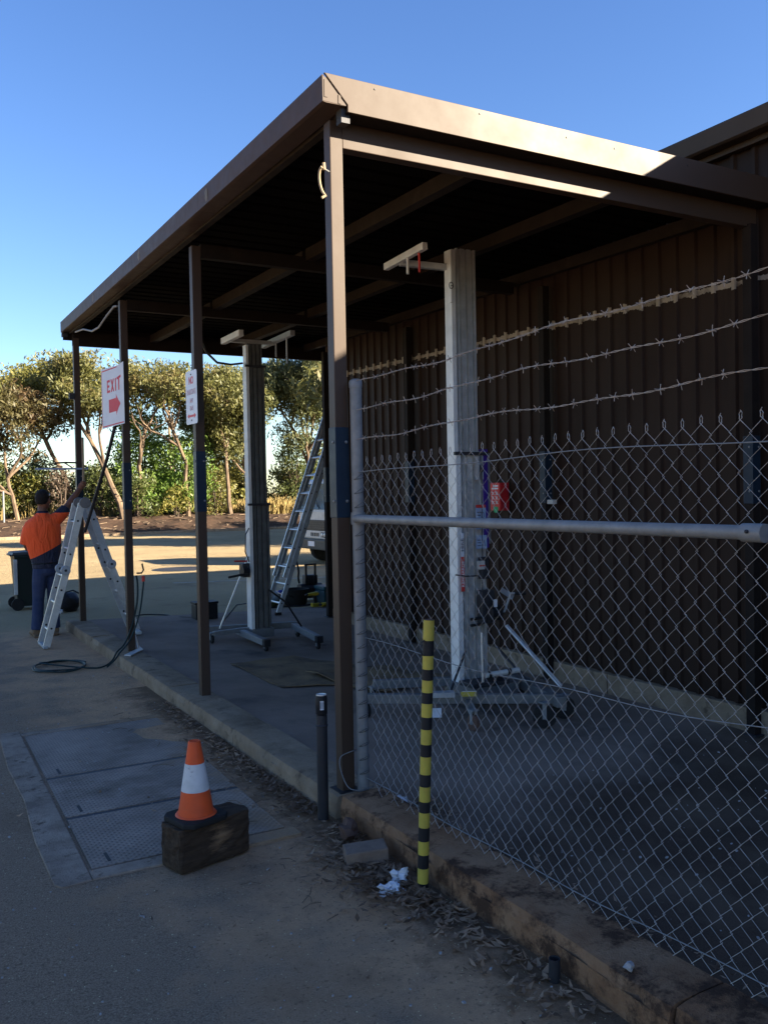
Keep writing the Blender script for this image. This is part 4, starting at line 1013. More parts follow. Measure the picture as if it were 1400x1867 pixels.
# things by the far post
solo(MB().bar((2.292,12.0,1.86),(2.296,12.0,2.52), .024, .032, (0,1,0)), 'timber_stick', 'pine', 'pale timber stick held upright by the worker against the post', 'stick', (2.292,12.0,1.86), bevel=.002)
fr = thing('bar_frame', 'short blue bar with bent black tube fixed across the far post', 'bracket', (2.1, 12.02, 2.1))
MB().bar((1.71,12.03,2.115),(2.36,12.02,2.115), .03, .022).build('bar', 'blue_label', fr, bevel=.002)
MB().tube([(1.95,12.06,2.19),(2.10,12.12,2.20),(2.24,12.20,2.20),(2.33,12.20,2.17),(2.37,12.1,2.13),(2.345,12.03,2.125)], .011, 8).build('tube', 'black_plastic', fr, smooth=True)
MB().tube([(2.08,12.10,2.195),(2.17,12.06,2.13)], .009, 6).build('strut', 'black_plastic', fr)

# wheelie bin
bn = thing('wheelie_bin', 'dark green wheeled rubbish bin standing behind the worker', 'bin', (1.97, 15.0, 0))
V = []
for z, x0, x1, y0, y1 in ((.06,1.80,2.16,14.83,15.20),(.80,1.765,2.215,14.76,15.27),(.83,1.755,2.225,14.75,15.28),(.86,1.755,2.225,14.75,15.28)): V += [(x0,y0,z),(x1,y0,z),(x1,y1,z),(x0,y1,z)]
Fc = [(3,2,1,0),(12,13,14,15)] + [(4*i+k,4*i+(k+1)%4,4*i+4+(k+1)%4,4*i+4+k) for i in range(3) for k in range(4)]
MB().add(V, Fc).build('body', 'bin_body', bn, bevel=.012)
MB().prism([(1.72,14.74,.862),(2.24,14.74,.862),(2.24,14.74,.89),(2.0,14.74,.915),(1.74,14.74,.905)], (0,.55,0)).build('lid', 'bin_lid', bn, bevel=.012)
MB().box((1.70,14.80,.85),(1.755,15.24,.875)).build('handle', 'bin_lid', bn, bevel=.01)
MB().box((1.745,14.745,.25),(1.80,14.78,.80)).build('side_rib', 'pale_plastic', bn, bevel=.01)
for y_ in (14.80,15.22): MB().lathe([(.06,-.02),(.095,-.018),(.095,.018),(.06,.02)], (1.80,y_,.095), 18, (0,1,0)).build('wheel', 'black_rubber', bn, smooth=True)
# duffel bag
db = thing('tool_bag', 'slumped black tool bag on the ground behind the folding ladder', 'bag', (2.45, 14.25, 0))
b_ = MB().blob((2.44,14.25,.14), (.21,.20,.155), 5, .16, 3); b_.v = [(x,y,max(z,0)) for x, y, z in b_.v]; b_.build('bag', 'black_plastic', db, smooth=True)
MB().tube([(2.34,14.12,.22),(2.40,14.10,.31),(2.50,14.12,.33),(2.60,14.16,.27)], .012, 6).build('strap', 'black_plastic', db, smooth=True)
MB().blob((2.30,14.05,.03), (.045,.03,.035), 9, .4).build('rag', 'paper', db)

# green hose: coil on the ground, up and over the kerb, along the exit post
hp = []
for k in range(56):
    a = 2*pi*k/24+.3; r_ = 1-.05*sin(k*.5); s = .95-.004*k
    hp.append((1.55+.30*s*cos(a)*r_+.03*sin(k*.2), 9.58+.36*s*sin(a)*r_, .012+.0075*(k//24)+.004*sin(k)))
hp += [(1.78,9.30,.016),(1.92,9.27,.02),(2.02,9.33,.06),(2.08,9.38,.135),(2.17,9.43,.20),(2.26,9.46,.38),(2.325,9.48,.62),(2.34,9.50,.82),(2.335,9.53,.90)]
ho = thing('garden_hose', 'thin dark green hose coiled beside the kerb and rising along the exit post', 'hose', (1.55, 9.58, 0))
def smooth_path(P, n=4):
    P = [Vector(p) for p in P]; out = []
    for i in range(len(P)-1):
        p0, p1, p2, p3 = P[max(i-1,0)], P[i], P[i+1], P[min(i+2,len(P)-1)]
        for k in range(n):
            t = k/n; out.append(.5*((2*p1)+(p2-p0)*t+(2*p0-5*p1+4*p2-p3)*t*t+(3*p1-p0-3*p2+p3)*t**3))
    return out+[P[-1]]
MB().tube(smooth_path(hp,3), .0095, 6).build('hose_run', 'hose_green', ho, smooth=True)
h2 = [(1.95,9.25,.014),(2.04,9.30,.07),(2.10,9.33,.135),(2.22,9.38,.25),(2.33,9.42,.5),(2.385,9.45,.78),(2.395,9.47,.84)]
MB().tube(smooth_path(h2,5), .0085, 6).build('hose_run', 'hose_green', ho, smooth=True)
MB().tube([(2.395,9.47,.84),(2.395,9.472,.90)], .017, 10).build('hose_coupling', 'red_label', ho, smooth=True)
MB().tube([(2.33,9.49,.93),(2.38,9.48,.93),(2.40,9.475,.96),(2.385,9.47,1.03)], .009, 8).build('tap', 'steel_dark', ho, smooth=True)
solo(MB().prism([(2.11,9.18,.121),(2.16,9.12,.121),(2.36,9.42,.121),(2.31,9.47,.121)], (0,0,.012)).prism([(2.30,9.40,.133),(2.34,9.37,.133),(2.36,9.60,.133),(2.32,9.60,.26)], (.01,0,.004)), 'scrap_plate', 'white_paint', 'pale scrap of sheet metal lying on the kerb at the exit post foot', 'scrap', (2.2,9.3,.12))

# boxes, tub and tools at the far end of the slab
tb = thing('tool_box', 'squat black tool box on the slab between two posts', 'box', (3.8, 11.8, .04))
zf = fl(3.8,11.8)
MB().box((3.66,11.72,zf),(3.97,11.93,zf+.20)).build('case', 'black_plastic', tb, bevel=.012); MB().box((3.65,11.71,zf+.205),(3.98,11.94,zf+.235)).build('lid', 'black_plastic', tb, bevel=.008)
MB().box((3.80,11.705,zf+.17),(3.84,11.72,zf+.215)).build('catch', 'steel_dark', tb)
tu = thing('rubber_tub', 'round black rubber tub full of tools beside the ladder foot', 'tub', (5.60, 12.8, 0))
MB().lathe([(.15,0),(.175,.03),(.205,.24),(.215,.25),(.205,.25),(.195,.235),(.165,.05),(.001,.04)], (5.60,12.8,.0), 22).build('shell', 'black_rubber', tu, smooth=True)
MB().tube([(5.60+.21*cos(a),12.8+.05*sin(a)-.19,.22-.10*abs(sin(a*1))) for a in ls(.3,2.84,8)], .010, 6).build('handle', 'black_rubber', tu, smooth=True)
for i, (x, y_, mt, lab) in enumerate(((5.70,12.36,'yellow_tool','yellow and black cordless drill standing in front of the black tub'),(5.90,12.30,'yellow_tool','second yellow drill, the one lying nearer the wall corner'))):
    d = thing('cordless_drill', lab, 'drill', (x,y_,.005))
    if i == 0:
        MB().tube([(x-.10,y_-.02,.20),(x+.03,y_,.20),(x+.08,y_+.01,.20)], [.022,.034,.030], 12).build('motor_body', mt, d, smooth=True)
        MB().bar((x+.02,y_,.17),(x+.04,y_,.06), .035, .045).build('grip', 'black_plastic', d, bevel=.006)
        MB().box((x-.03,y_-.04,0.004),(x+.09,y_+.04,.06)).build('battery', mt, d, bevel=.008)
        MB().tube([(x-.10,y_-.02,.20),(x-.15,y_-.025,.20)], [.018,.010], 10).build('chuck', 'steel_dark', d)
    else:
        MB().tube([(x-.09,y_,.036),(x+.09,y_+.02,.036)], .034, 12).build('motor_body', mt, d, smooth=True)
        MB().bar((x+.05,y_,.036),(x+.07,y_-.14,.034), .035, .045).build('grip', 'black_plastic', d, bevel=.006)
        MB().box((x+.02,y_-.20,.004),(x+.11,y_-.13,.07)).build('battery', 'black_plastic', d, bevel=.008)
        MB().tube([(x-.09,y_,.036),(x-.14,y_-.004,.034)], [.018,.010], 10).build('chuck', 'steel_dark', d)
tc = thing('teal_case', 'dark teal plastic case half hidden at the wall corner', 'case', (6.2, 12.75, 0))
MB().box((6.0,12.60,.0),(6.42,12.95,.20)).build('body', 'teal_case', tc, bevel=.015); MB().box((5.99,12.59,.205),(6.43,12.96,.27)).build('lid', 'teal_case', tc, bevel=.015)
MB().tube([(6.1,12.58,.22),(6.12,12.55,.22),(6.28,12.55,.22),(6.3,12.58,.22)], .012, 6).build('handle', 'black_plastic', tc)
sw = thing('black_compressor', 'black workshop machine with upright handle among the tools', 'machine', (5.98, 13.15, 0))
MB().tube([(5.82,13.15,.16),(6.2,13.15,.16)], .12, 14).build('tank', 'black_plastic', sw, smooth=True); MB().box((5.9,13.08,.27),(6.12,13.22,.42)).build('motor', 'steel_dark', sw, bevel=.02)
for x in (5.88,6.04): MB().box((x-.014,13.0,.30),(x+.014,13.03,.60)).build('handle_bar', 'black_plastic', sw)
MB().box((5.86,13.0,.58),(6.06,13.03,.61)).build('handle_top', 'black_plastic', sw)
for x in (5.85,6.17): MB().box((x-.02,13.06,.0),(x+.02,13.24,.06)).build('foot', 'black_rubber', sw)
solo(MB().blob((5.28,13.05,.115), (.16,.12,.115), 21, .3, 3), 'plastic_bag', 'clear_bag', 'crumpled pale plastic bag behind the extension ladder', 'bag', (5.28,13.05,0), smooth=True)
solo(MB().blob((5.46,13.2,.10), (.11,.10,.10), 22, .25, 3), 'blue_bag', 'blue_bag', 'small crumpled bright blue bag beside the pale bag', 'bag', (5.46,13.2,0), smooth=True)
solo(MB().blob((5.15,12.75,.06), (.24,.10,.06), 23, .3, 3), 'green_cloth', 'olive_cloth', 'bundled olive green cloth on the ground by the ladder', 'cloth', (5.15,12.75,0), smooth=True)
solo(MB().tube(smooth_path([(5.82,13.15,.30),(5.74,13.0,.40),(5.72,12.95,.55),(5.70,13.1,.85),(5.68,13.3,1.0)],5), .016, 8), 'air_line', 'black_rubber', 'thick black hose standing up out of the tool pile', 'hose', (5.82,13.15,.3), smooth=True)
solo(MB().tube(smooth_path([(4.95,12.7,.012),(5.1,12.62,.012),(5.4,12.6,.012),(5.55,12.52,.012),(5.75,12.58,.012),(5.9,12.5,.012)],5), .011, 6), 'extension_lead', 'black_plastic', 'black power lead lying in front of the tools', 'cable', (4.95,12.7,0), smooth=True)
solo(MB().tube(smooth_path([(3.10,12.9,.012),(3.3,13.05,.012),(3.55,12.8,.012),(3.6,12.4,.012),(3.55,12.1,.06),(3.75,11.95,.05)],5), .009, 6), 'trailing_cord', 'black_plastic', 'thin black cord trailing across the slab edge to the tool box', 'cable', (3.1,12.9,0), smooth=True)
# flattened cardboard on the slab
def sheet(pts, name, label, mt, h=.012, seed=0):
    c = Vector((sum(p[0] for p in pts)/len(pts), sum(p[1] for p in pts)/len(pts), 0)); q = random.Random(seed); V = []; ring = []
    for i in range(len(pts)):
        a = Vector((*pts[i],0)); b = Vector((*pts[(i+1)%len(pts)],0))
        for k in range(5): p = a.lerp(b, k/5); ring.append(p+Vector((q.uniform(-.012,.012),q.uniform(-.012,.012),0)))
    n = len(ring); L = 5
    for j in range(L):
        t = 1-j/L
        for p in ring:
            x = c.x+(p.x-c.x)*t; y = c.y+(p.y-c.y)*t; V.append((x,y,fl(x,y)+h*(1+.8*sin(x*9+seed)*sin(y*7))+(.012*q.random() if j == 0 else 0)))
    V.append((c.x,c.y,fl(c.x,c.y)+h)); Fc = [(j*n+k,j*n+(k+1)%n,(j+1)*n+(k+1)%n,(j+1)*n+k) for j in range(L-1) for k in range(n)] + [((L-1)*n+k,(L-1)*n+(k+1)%n,L*n) for k in range(n)]
    b = len(V); V += [(x,y,z-.006) for x, y, z in V[:n]]; Fc += [(b+k,b+(k+1)%n,(k+1)%n,k) for k in range(n)]
    return solo(MB().add(V, Fc), name, mt, label, 'cardboard', (c.x,c.y,fl(c.x,c.y)), 'cardboard sheets on the slab')
sheet([(2.95,8.35),(3.72,8.62),(4.15,7.85),(3.78,7.0),(2.95,7.1)], 'cardboard_sheet', 'flattened brown cardboard lying open on the slab, the farther and larger sheet', 'cardboard', .010, 1)
sheet([(3.40,7.60),(4.35,7.68),(4.52,6.85),(3.55,6.55)], 'cardboard_sheet', 'flattened brown cardboard on the slab just behind the fence, the nearer sheet', 'cardboard', .028, 2)

# ------------------------------------------------------------------ parked truck seen past the ladder, nose towards -X
tk = thing('parked_truck', 'white cab-over truck parked on the lot behind the ladder', 'truck', (10.2, 20.0, 0))
X0 = 9.22; Ya, Yb = 19.05, 20.75
MB().prism([(X0+.02,Ya,.55),(X0,Ya,1.28),(X0+.20,Ya,2.02),(X0+.30,Ya,2.08),(X0+1.5,Ya,2.08),(X0+1.5,Ya,.55)], (0,Yb-Ya,0)).build('cab', 'white_paint', tk, bevel=.04, seg=3)
ws = MB().prism([(X0+.012,Ya+.10,1.33),(X0+.178,Ya+.16,1.96),(X0+.178,Yb-.16,1.96),(X0+.012,Yb-.10,1.33)], (-.012,0,.003)).build('windscreen', 'cab_glass', tk)
MB().bar((X0-.01,Ya+.5,1.36),(X0+.10,Ya+.95,1.62), .012, .02).bar((X0-.01,Yb-.7,1.36),(X0+.10,Yb-.25,1.62), .012, .02).build('wiper', 'black_plastic', ws)
gr = MB().box((X0-.015,Ya+.14,.82),(X0+.012,Yb-.14,1.08)).build('grille', 'steel_dark', tk, bevel=.006)
for k in range(4): MB().box((X0-.022,Ya+.2,.85+.055*k),(X0-.014,Yb-.2,.865+.055*k)).build('grille_slat', 'black_plastic', gr)
hl_ = MB().box((X0-.02,Ya+.04,.64),(X0+.012,Yb-.04,.815)).build('lamp_panel', 'white_paint', tk, bevel=.006)
for y_ in (Ya+.17,Ya+.32,Yb-.17,Yb-.32): 
    h_ = MB().box((X0-.026,y_-.06,.665),(X0-.018,y_+.06,.79)).build('headlight', 'black_plastic', tk); MB().lathe([(.05,0),(.042,.008),(.02,.013)], (X0-.026,y_,.727), 14, (-1,0,0)).build('lens', 'lamp_glass', h_, smooth=True)
for k in range(5): MB().box((X0-.024,Ya+.50+.10*k,.68),(X0-.018,Ya+.57+.10*k,.77)).build('vent', 'black_plastic', tk)
MB().box((X0-.03,Ya-.012,.63),(X0+.10,Ya+.06,.82)).build('indicator', 'indicator', tk, bevel=.01); MB().box((X0-.03,Yb-.06,.63),(X0+.10,Yb+.012,.82)).build('indicator', 'indicator', tk, bevel=.01)
MB().box((X0-.09,Ya+.0,.36),(X0+.12,Yb-.0,.62)).build('bumper', 'bin_lid', tk, bevel=.03)
MB().box((X0-.096,Ya+.62,.44),(X0-.09,Ya+.98,.56)).build('number_plate', 'white_label', tk)
dr = MB().box((X0+.35,Ya-.012,.70),(X0+1.3,Ya+.01,1.9)).build('door', 'white_paint', tk, bevel=.02); MB().box((X0+.45,Ya-.016,1.32),(X0+1.2,Ya-.010,1.85)).build('window', 'cab_glass', dr); MB().box((X0+1.1,Ya-.03,1.15),(X0+1.25,Ya-.012,1.19)).build('handle', 'black_plastic', dr)
MB().tube([(X0+.1,Ya-.02,1.9),(X0-.02,Ya-.20,1.85)], .012, 6).build('mirror_arm', 'black_plastic', tk); MB().box((X0-.05,Ya-.28,1.45),(X0-.01,Ya-.14,1.85)).build('mirror', 'black_plastic', tk, bevel=.02)
MB().box((X0+1.7,Ya-.1,.75),(X0+5.6,Yb+.1,.90)).build('tray', 'steel_dark', tk, bevel=.01); MB().box((X0+1.6,Ya+.3,.5),(X0+5.4,Yb-.3,.75)).build('chassis', 'steel_dark', tk)
MB().box((X0+1.72,Ya-.1,.90),(X0+1.80,Yb+.1,1.9)).build('headboard', 'steel_dark', tk)
for x in (X0+.62, X0+4.2):
    for y_ in (Ya+.12, Yb-.12):
        w_ = MB().lathe([(.20,-.11),(.34,-.11),(.37,-.08),(.37,.08),(.34,.11),(.20,.11)], (x,y_,.37), 24, (0,1,0)).build('wheel', 'black_rubber', tk, smooth=True)
        MB().lathe([(.05,0),(.19,0),(.205,-.015)], (x,y_-.09,.37), 16, (0,-1,0)).build('rim', 'galv', w_, smooth=True)

# ------------------------------------------------------------------ pit cover in the foreground
pc = thing('pit_cover', 'service pit cover of three checker plates set in a worn concrete frame', 'pit cover', (1.25, 5.6, 0))
def skew(x, y): return (x + .055*(y-4.2)/2.8, y)
def slab(pts, z0, z1, name, mt, bevel=.004):
    return MB().prism([(*skew(*p), z0) for p in pts], (0,0,z1-z0)).build(name, mt, pc, bevel=bevel)
slab([(.63,4.20),(.66,4.155),(.79,4.17),(.79,5.1),(.79,7.12),(.65,7.12),(.625,6.2),(.645,5.5),(.62,4.8)], -.05, .006, 'frame_side', 'pit_frame')
slab([(.793,4.17),(1.83,4.17),(1.83,4.275),(.793,4.275)], -.05, .006, 'frame_side', 'pit_frame')
slab([(.793,6.98),(1.83,6.98),(1.83,7.06),(.793,7.06)], -.05, .004, 'frame_side', 'pit_frame')
slab([(.80,4.282),(1.795,4.282),(1.795,6.972),(.80,6.972)], -.06, -.012, 'pit_rebate', 'black_plastic')
for i, (a, b) in enumerate(((4.295,5.015),(5.065,5.795),(5.845,6.965))):
    p = slab([(.812,a),(1.785,a),(1.785,b),(.812,b)], -.012, .004-.001*i, 'checker_plate', 'checker_plate', .002)
    MB().obox((skew(.90,a+.10)[0],a+.10,.0052-.001*i), (1,.1,0), (0,1,0), (0,0,1), .008, .055, .0012).build('lift_slot', 'black_plastic', p)
for a in (5.04, 5.82): slab([(.812,a-.02),(1.785,a-.02),(1.785,a+.02),(.812,a+.02)], -.012, -.001, 'cross_bearer', 'steel_dark', .002)

# ------------------------------------------------------------------ cone on its timber block
bx_ = MB(); q = random.Random(3)
P = [(1.150,3.995),(1.475,4.085),(1.525,4.11),(1.53,4.17),(1.47,4.27),(1.105,4.165)]
bkk = MB().prism([(x,y,.002) for x, y in P], (0,0,.205))
me = bkk.mesh('timber_block', (1.3,4.1,0), bevel=.012, seg=2)
bm = bmesh.new(); bm.from_mesh(me); bmesh.ops.subdivide_edges(bm, edges=[e for e in bm.edges if e.calc_length() > .1], cuts=5, use_grid_fill=True)
for v in bm.verts:
    if v.co.z > .02: v.co += Vector((q.uniform(-1,1),q.uniform(-1,1),q.uniform(-1,.6)))*.005
bm.to_mesh(me); bm.free()
o = bpy.data.objects.new('timber_block', me); COL.objects.link(o); o.location = (1.3,4.1,0); me.materials.append(MAT['block_wood'])
tag(o, 'worn dark timber block lying on the asphalt under the traffic cone', 'block')
cn = thing('traffic_cone', 'orange traffic cone with scuffed white band on a black rubber base', 'cone', (1.255, 4.115, .207))
CX, CY, CZ = 1.262, 4.115, .207
a = Vector((.965,.262,0)); b = Vector((-.262,.965,0))
def cpt(u, v): p = Vector((CX,CY,0))+a*u+b*v; return (p.x,p.y)
hs_ = .122; cc = .035
base_ = [(-hs_+cc,-hs_),(hs_-cc,-hs_),(hs_,-hs_+cc),(hs_,hs_-cc),(hs_-cc,hs_),(-hs_+cc,hs_),(-hs_,hs_-cc),(-hs_,-hs_+cc)]
MB().prism([(*cpt(u,v),CZ) for u, v in base_], (0,0,.028)).build('base', 'black_rubber', cn, bevel=.008)
z0 = CZ+.028; H = .345
def crad(t): return lerp(.085,.0285,t)
def band(t0, t1, name, mt, ex_=0, extra=()):
    MB().lathe([(crad(lerp(t0,t1,k/8))+ex_, z0+H*lerp(t0,t1,k/8)) for k in range(9)]+list(extra), (CX,CY,0), 28).build(name, mt, cn, smooth=True)
MB().lathe([(.098,z0-.001),(.093,z0+.005),(.086,z0+.007)], (CX,CY,0), 28).build('skirt', 'cone_orange', cn, smooth=True)
band(0,.335,'lower_body','cone_orange'); band(.335,.705,'white_band','cone_white',.0012); band(.705,1,'upper_body','cone_orange',0,[(.025,z0+H+.002),(.021,z0+H-.004),(.019,z0+H-.05)])

# ------------------------------------------------------------------ pipes, poles and small things by the kerb
pp = thing('pipe_post', 'short dark steel pipe post standing against the kerb end', 'post', (2.015, 4.30, 0))
MB().tube([(2.015,4.30,0),(2.018,4.302,.56)], .0295, 20).build('pipe', 'steel_dark', pp, smooth=True)
MB().lathe([(.033,0),(.034,.006),(.031,.01)], (2.018,4.302,.50), 20).build('collar', 'steel_dark', pp, smooth=True)
dc = thing('drink_can', 'black drink can with pale barcode panel stuck on top of the pipe post', 'can', (2.018, 4.302, .56))
MB().lathe([(.026,0),(.0315,.008),(.0315,.092),(.0275,.104),(.0275,.108),(.0255,.108),(.024,.100),(.001,.099)], (2.018,4.302,.561), 24).build('shell', 'black_plastic', dc, smooth=True)
MB().lathe([(.0278,.104),(.0285,.107),(.0278,.110),(.0255,.110),(.0248,.106)], (2.018,4.302,.561), 24).build('rim', 'alu', dc, smooth=True)
V = []; 
for k in range(7):
    an = radians(-128+6*k); V += [(2.018+.0319*cos(an),4.302+.0319*sin(an),.592),(2.018+.0319*cos(an),4.302+.0319*sin(an),.640)]
MB().add(V, [(2*i,2*i+2,2*i+3,2*i+1) for i in range(6)]).build('barcode_panel', 'white_label', dc)
for k in range(5):
    an = radians(-126+7*k); x, y_ = 2.018+.0323*cos(an), 4.302+.0323*sin(an)
    MB().tube([(x,y_,.598),(x,y_,.634)], .0006+.0005*(k%2), 4).build('barcode_bar', 'ink_dark', dc)
sp_ = thing('striped_pole', 'slim bollard pole with yellow and black stripes in front of the fence', 'pole', (2.02, 3.30, 0))
p0 = Vector((2.018,3.30,-.01)); p1 = Vector((2.066,3.285,1.185)); edges = [0,.035,.09,.14,.19,.24,.295,.335,.39,.435,.50,.545,.60,.645,.695,.735,.78,.82,.87,.925,1.0]
for i in range(20):
    t0, t1 = edges[i], edges[i+1]
    MB().tube([p0.lerp(p1,t0),p0.lerp(p1,t1-.0004)], .0243 if i%2 else .0246, 20).build('stripe', 'stripe_yellow' if i % 2 else 'stripe_black', sp_, smooth=True)
MB().lathe([(.0235,0),(.0235,.001)], p1, 20).build('rusty_top', 'brick_red', sp_)
MB().tube([(2.042,3.283,1.10),(2.02,3.275,1.09),(2.012,3.275,1.06),(2.025,3.28,1.035),(2.042,3.283,1.03)], .003, 6).build('wire_ring', 'steel_dark', sp_)
solo(MB().lathe([(.020,0),(.0205,.09),(.017,.09),(.0165,.03),(.001,.03)], (2.035,2.44,-.01), 18), 'pipe_stub', 'steel_dark', 'short grey pipe stub sticking up at the kerb foot', 'pipe', (2.035,2.44,0), smooth=True)
br = MB().obox((1.945,3.69,.040), (.86,-.30,.06), (.30,.86,0), (-.05,0,1), .10, .066, .036)
solo(br, 'paver_brick', 'brick_grey', 'loose grey paver brick lying in the leaf litter', 'brick', (1.945,3.69,0), bevel=.008)
solo(MB().blob((2.0,3.98,.045), (.05,.07,.05), 31, .3, 2), 'brick_chunk', 'brick_red', 'broken reddish lump of brick against the kerb corner', 'brick', (2.0,3.98,0))
def crumple(c, r, seed):
    m = MB().blob(c, r, seed, .55, 3); q = random.Random(seed)
    m.v = [(x+q.uniform(-.006,.006), y+q.uniform(-.006,.006), max(z+q.uniform(-.006,.008), .003)) for x, y, z in m.v]; return m
solo(crumple((1.88,3.34,.02), (.055,.032,.022), 41), 'crumpled_paper', 'paper', 'crumpled white paper in the leaves beside the striped pole', 'litter', (1.88,3.34,0))
solo(crumple((1.965,3.40,.03), (.032,.018,.03), 42), 'torn_paper', 'paper', 'small torn white scrap standing up beside the crumpled paper', 'litter', (1.965,3.4,0))
solo(crumple((2.40,4.12,.08), (.02,.016,.022), 43), 'candy_wrapper', 'white_label', 'tiny white wrapper inside the fence near the corner post', 'litter', (2.4,4.12,.06))
solo(MB().blob((2.13,2.17,.150), (.020,.017,.014), 44, .3, 2), 'white_stone', 'stone', 'small white stone resting on top of the dirty kerb', 'stone', (2.13,2.17,.14))
solo(MB().blob((2.14,1.66,.152), (.030,.022,.016), 45, .3, 2), 'pale_stone', 'stone', 'pale mottled stone on the kerb at the bottom edge of the picture', 'stone', (2.14,1.66,.14))
solo(MB().tube(smooth_path([(2.30,4.25,.14),(2.20,4.20,.15),(2.13,4.22,.17),(2.115,4.28,.25),(2.13,4.31,.31),(2.19,4.30,.335),(2.255,4.33,.33)],5), .003, 6), 'wire_loop', 'galv', 'loose loop of grey wire around the main post foot', 'wire', (2.13,4.22,.14), smooth=True)
# round shadow on the lot, put in as a flat dark disc
mc = thing('shadow_disc', 'flat dark disc standing in for a round shadow on the sunlit lot', 'shadow disc', (6.1, 20.65, 0))
MB().lathe([(.62,.002),(.62,.008),(.50,.010),(.50,.006),(.001,.006)], (6.1,20.65,0), 32).build('cover', 'steel_dark', mc)  # no real plate, the shadow's dark tone given to a disc
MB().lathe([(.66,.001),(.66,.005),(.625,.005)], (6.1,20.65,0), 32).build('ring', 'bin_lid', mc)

# litter, leaves and grit: nobody could count them
def scatter(name, n, fpos, size, mt, label, seed, curl=.35, asp=.28):
    q = random.Random(seed); V = []; Fc = []; T = []
    for i in range(n):
        x, y_, z = fpos(q); L = size*q.uniform(.5,1.4); w_ = L*asp*q.uniform(.7,1.4); an = q.uniform(0,2*pi)
        d = Vector((cos(an),sin(an),q.uniform(-.25,.35))); s = Vector((-sin(an),cos(an),q.uniform(-.5,.5))).normalized(); c = Vector((x,y_,z+.004))
        k = len(V); up = Vector((0,0,L*curl*q.uniform(.1,1)))
        V += [c-d*L/2+up*.4, c+s*w_/2+up*.1, c+d*L/2+up*q.uniform(0,1), c-s*w_/2, c]
        Fc += [(k,k+1,k+4),(k+1,k+2,k+4),(k+2,k+3,k+4),(k+3,k,k+4)]; t = q.random(); T += [t]*5
    me = bpy.data.meshes.new(name); me.from_pydata([tuple(p) for p in V], [], Fc); me.materials.append(MAT[mt])
    at = me.attributes.new('tint', 'FLOAT', 'POINT'); at.data.foreach_set('value', T)
    o = bpy.data.objects.new(name, me); COL.objects.link(o); return tag(o, label, 'litter', kind='stuff')
def kerb_leaves(q):
    y_ = q.choice((q.gauss(3.45,.28), q.gauss(3.45,.30), q.uniform(4.35,7.4), q.uniform(4.4,6.2), q.uniform(2.2,4.2)))
    s = .14 if y_ < 4.1 else .10
    return (2.06-abs(q.gauss(0,s))-(.04 if 3.1<y_<3.9 else 0), y_, .008*q.random()+(.02*q.random() if abs(y_-3.45)<.3 else 0))
scatter('leaf_litter', 2600, kerb_leaves, .050, 'litter', 'dry brown leaves and bark drifted along the kerb foot', 5)
scatter('leaf_litter', 420, lambda q: (q.uniform(2.36,2.5)+abs(q.gauss(0,.06)), q.choice((q.uniform(1.5,4.2),q.gauss(4.0,.1))), .062), .04, 'litter', 'dry leaves drifted inside the fence behind the kerb', 6)
scatter('scattered_leaves', 130, lambda q: (q.uniform(.2,2.0), q.uniform(1.6,8.5), 0), .035, 'litter', 'single dry leaves scattered over the asphalt', 8)
def chips(name, n, fpos, size, mt, label, seed):
    q = random.Random(seed); m = MB()
    for i in range(n):
        x, y_, z = fpos(q); s = size*q.uniform(.4,1.3); an = q.uniform(0,3)
        m.obox((x,y_,z+s*.3), (cos(an),sin(an),q.uniform(-.3,.3)), (-sin(an),cos(an),q.uniform(-.3,.3)), (0,0,1), s*q.uniform(.5,1), s*q.uniform(.4,.8), s*.4)
    o = m.build(name, mt); return tag(o, label, 'gravel', kind='stuff')
chips('grit', 420, lambda q: (q.uniform(-.3,2.03), q.uniform(1.3,9), 0), .0055, 'stone', 'pale grit and tiny stones strewn over the asphalt', 11)
chips('grit', 160, lambda q: (q.uniform(2.4,5.2), q.uniform(1.5,4.2), fl(2.4,2)-.075), .006, 'stone', 'pale grit on the dark seal behind the fence', 12)
def twigs():
    q = random.Random(4); m = MB()
    for i in range(34):
        x, y_ = q.uniform(1.4,2.02), q.uniform(3.0,7.2); an = q.uniform(0,pi); L = q.uniform(.05,.16)
        m.tube([(x,y_,.008),(x+L*.5*cos(an),y_+L*.5*sin(an),.014),(x+L*cos(an+.2),y_+L*sin(an+.2),.008)], .002, 4)
    return tag(m.build('twigs', 'bark'), 'small broken twigs among the leaves near the kerb', 'twigs', kind='stuff')
twigs()
MB_m = MB(); q = random.Random(9)
for i in range(900):
    x = q.uniform(-8,40); y_ = q.uniform(41.5,50); an = q.uniform(0,pi); L = q.uniform(.15,.6); z = bank_z(x,y_)
    MB_m.bar((x,y_,z+.02),(x+L*cos(an),y_+L*sin(an),z+.06), .05, .03)
tag(MB_m.build('bark_debris', 'bark'), 'fallen bark and sticks strewn over the mulch bank', 'debris', kind='stuff')
